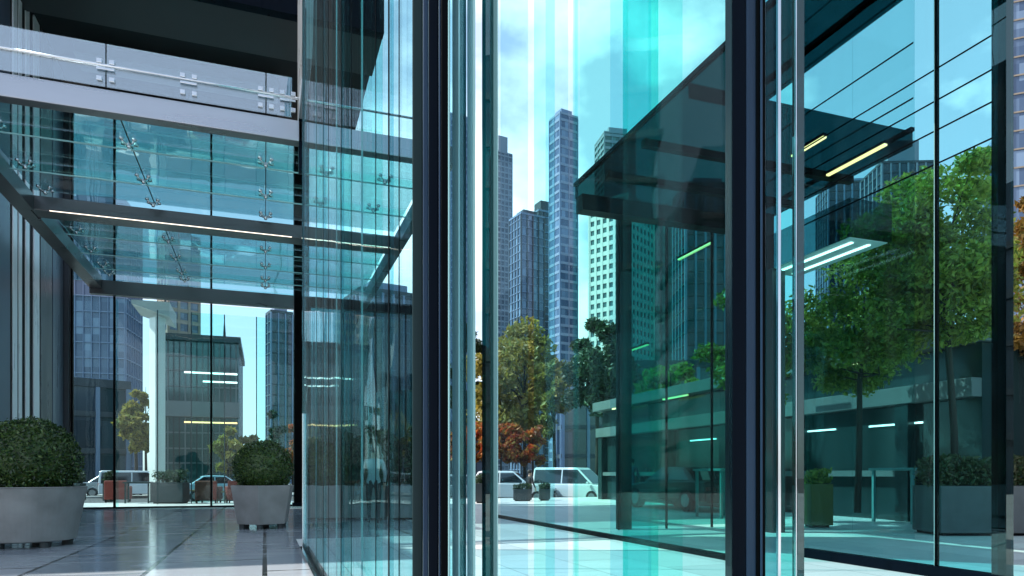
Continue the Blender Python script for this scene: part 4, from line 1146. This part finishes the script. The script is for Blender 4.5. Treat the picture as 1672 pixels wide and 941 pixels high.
# ================================================================== PEOPLE
SKIN = principled('skin', (0.45, 0.28, 0.20), 0.55, 0, 0.05, 9)
HAIR = principled('hair', (0.015, 0.011, 0.009), 0.6, 0, 0.1, 20)
CL = {'white': principled('white_cloth', (0.30, 0.34, 0.36), 0.8, 0, 0.05, 6), 'black': principled('black_cloth', (0.012, 0.013, 0.016), 0.8, 0, 0.1, 6),
      'navy': principled('navy_cloth', (0.02, 0.03, 0.06), 0.8, 0, 0.1, 6), 'red': principled('dull_red_cloth', (0.16, 0.03, 0.04), 0.8, 0, 0.1, 6)}
def person(loc, rz, top, bottom, label, pose='walk', h_=1.72):
    V, E, RD = [], [], []
    def add(p, r, par=None):
        V.append(p); RD.append(r)
        if par is not None: E.append((par, len(V) - 1))
        return len(V) - 1
    sit = pose == 'sit'
    pz = .0 if not sit else -.38
    hip = add((0, 0, .95 + pz), .13)
    wst = add((0, .01, 1.10 + pz), .115, hip)
    ch = add((0, .01, 1.30 + pz), .145, wst)
    nk = add((0, .0, 1.46 + pz), .055, ch)
    hd = add((0, -.02, 1.56 + pz), .085, nk)
    ht = add((0, -.01, 1.66 + pz), .075, hd)
    add((0, -.11, 1.57 + pz), .02, hd)          # nose
    for s in (-1, 1):
        sh = add((s * .19, 0, 1.40 + pz), .062, ch)
        sw = (.10 if s > 0 else -.10) if not sit else -.12
        el = add((s * .25, sw * .3, 1.13 + pz), .045, sh)
        wr = add((s * .24, sw - .06, .90 + pz), .032, el)
        pm = add((s * .235, sw - .08, .83 + pz), .034, wr)
        for k in range(4):
            f1 = add((s * .235, sw - .10 + .018 * k, .765 + pz - .006 * (k % 2)), .009, pm)
            add((s * .225, sw - .10 + .018 * k, .735 + pz - .006 * (k % 2)), .008, f1)
        add((s * .205, sw - .115, .795 + pz), .010, pm)
        hp = add((s * .10, 0, .90 + pz), .095, hip)
        if sit:
            kn = add((s * .12, -.42, .54), .062, hp)
            an = add((s * .12, -.40, .09), .04, kn)
        else:
            st_ = .16 * s
            kn = add((s * .10, -st_ * .6 - .03, .50), .060, hp)
            an = add((s * .10, st_ * .2 - st_ * .9 + .02, .09), .040, kn)
        add((s * .105, V[an][1] - .15, .035), .034, an)
    me = bpy.data.meshes.new('body')
    me.from_pydata(V, E, [])
    tmp = bpy.data.objects.new('tmp', me)
    COL.objects.link(tmp)
    sk = tmp.modifiers.new('skin', 'SKIN')
    for i, r in enumerate(RD):
        me.skin_vertices[0].data[i].radius = (r, r * (.8 if i in (0, 1, 2) else 1))
    me.skin_vertices[0].data[0].use_root = True
    sb = tmp.modifiers.new('sub', 'SUBSURF'); sb.levels = sb.render_levels = 1
    dg = bpy.context.evaluated_depsgraph_get()
    m2 = bpy.data.meshes.new_from_object(tmp.evaluated_get(dg))
    bpy.data.objects.remove(tmp)
    m2.materials.clear()
    for m_ in (SKIN, CL[top], CL[bottom], M['black_metal']): m2.materials.append(m_)
    for p_ in m2.polygons:
        z = p_.center.z - (pz if sit else 0)
        x = abs(p_.center.x)
        p_.material_index = 0 if z > 1.455 or (x > .17 and z < .92 and p_.center.z > .5) else (1 if z > .93 else (3 if p_.center.z < .085 else 2))
        p_.use_smooth = True
    o = thing('person', loc, label, 'person')
    o.rotation_euler.z = rz
    o.scale = (h_ / 1.72,) * 3
    b = bpy.data.objects.new('body', m2)
    COL.objects.link(b); b.parent = o
    bm = bmesh.new()
    bmesh.ops.create_uvsphere(bm, u_segments=14, v_segments=10, radius=.115)
    for v in bm.verts:
        v.co = Vector((v.co.x * .92, v.co.y * 1.0 + .015, v.co.z * .95 + 1.645 + pz))
    bmesh.ops.delete(bm, geom=[v for v in bm.verts if v.co.y < -.055 and v.co.z < 1.68 + pz or v.co.z < 1.57 + pz], context='VERTS')
    hm = bpy.data.meshes.new('hair'); bm.to_mesh(hm); bm.free()
    hm.materials.append(HAIR)
    ho = bpy.data.objects.new('hair', hm); COL.objects.link(ho); ho.parent = o
    return o
c = at(1017, 29.5)
person((c.x, c.y, 0), R(150), 'black', 'black', 'walking person in black clothes beside the white van')
c = at(1032, 28.0)
person((c.x, c.y, 0), R(120), 'navy', 'navy', 'walking person in navy clothes beside the one in black')
c = at(1040, 29.6)
person((c.x, c.y, 0), R(160), 'red', 'black', 'walking person in a dull red top behind the one in navy', h_=1.66)
c = at(1024, 28.9)
q = thing('tote_bag', (c.x, c.y, 0.42), 'white tote bag carried by the person in black', 'bag')
MB().box(c.x - .17, c.x + .17, c.y - .06, c.y + .06, .42, .76).build('pouch', CL['white'], q, bevel=.03)
MB().tube([(c.x - .1, c.y, .76), (c.x - .07, c.y, .90), (c.x + .07, c.y, .90), (c.x + .1, c.y, .76)], .012, 6).build('handle', CL['white'], q)
c = at(865, 32.6)
person((c.x, c.y, -.45), R(100), 'black', 'navy', 'person in dark clothes standing near the white car', h_=1.75)
c = at(610, 15.4)
person((c.x, c.y, 0), R(172), 'white', 'black', 'standing person in a white shirt seen through the teal facade')
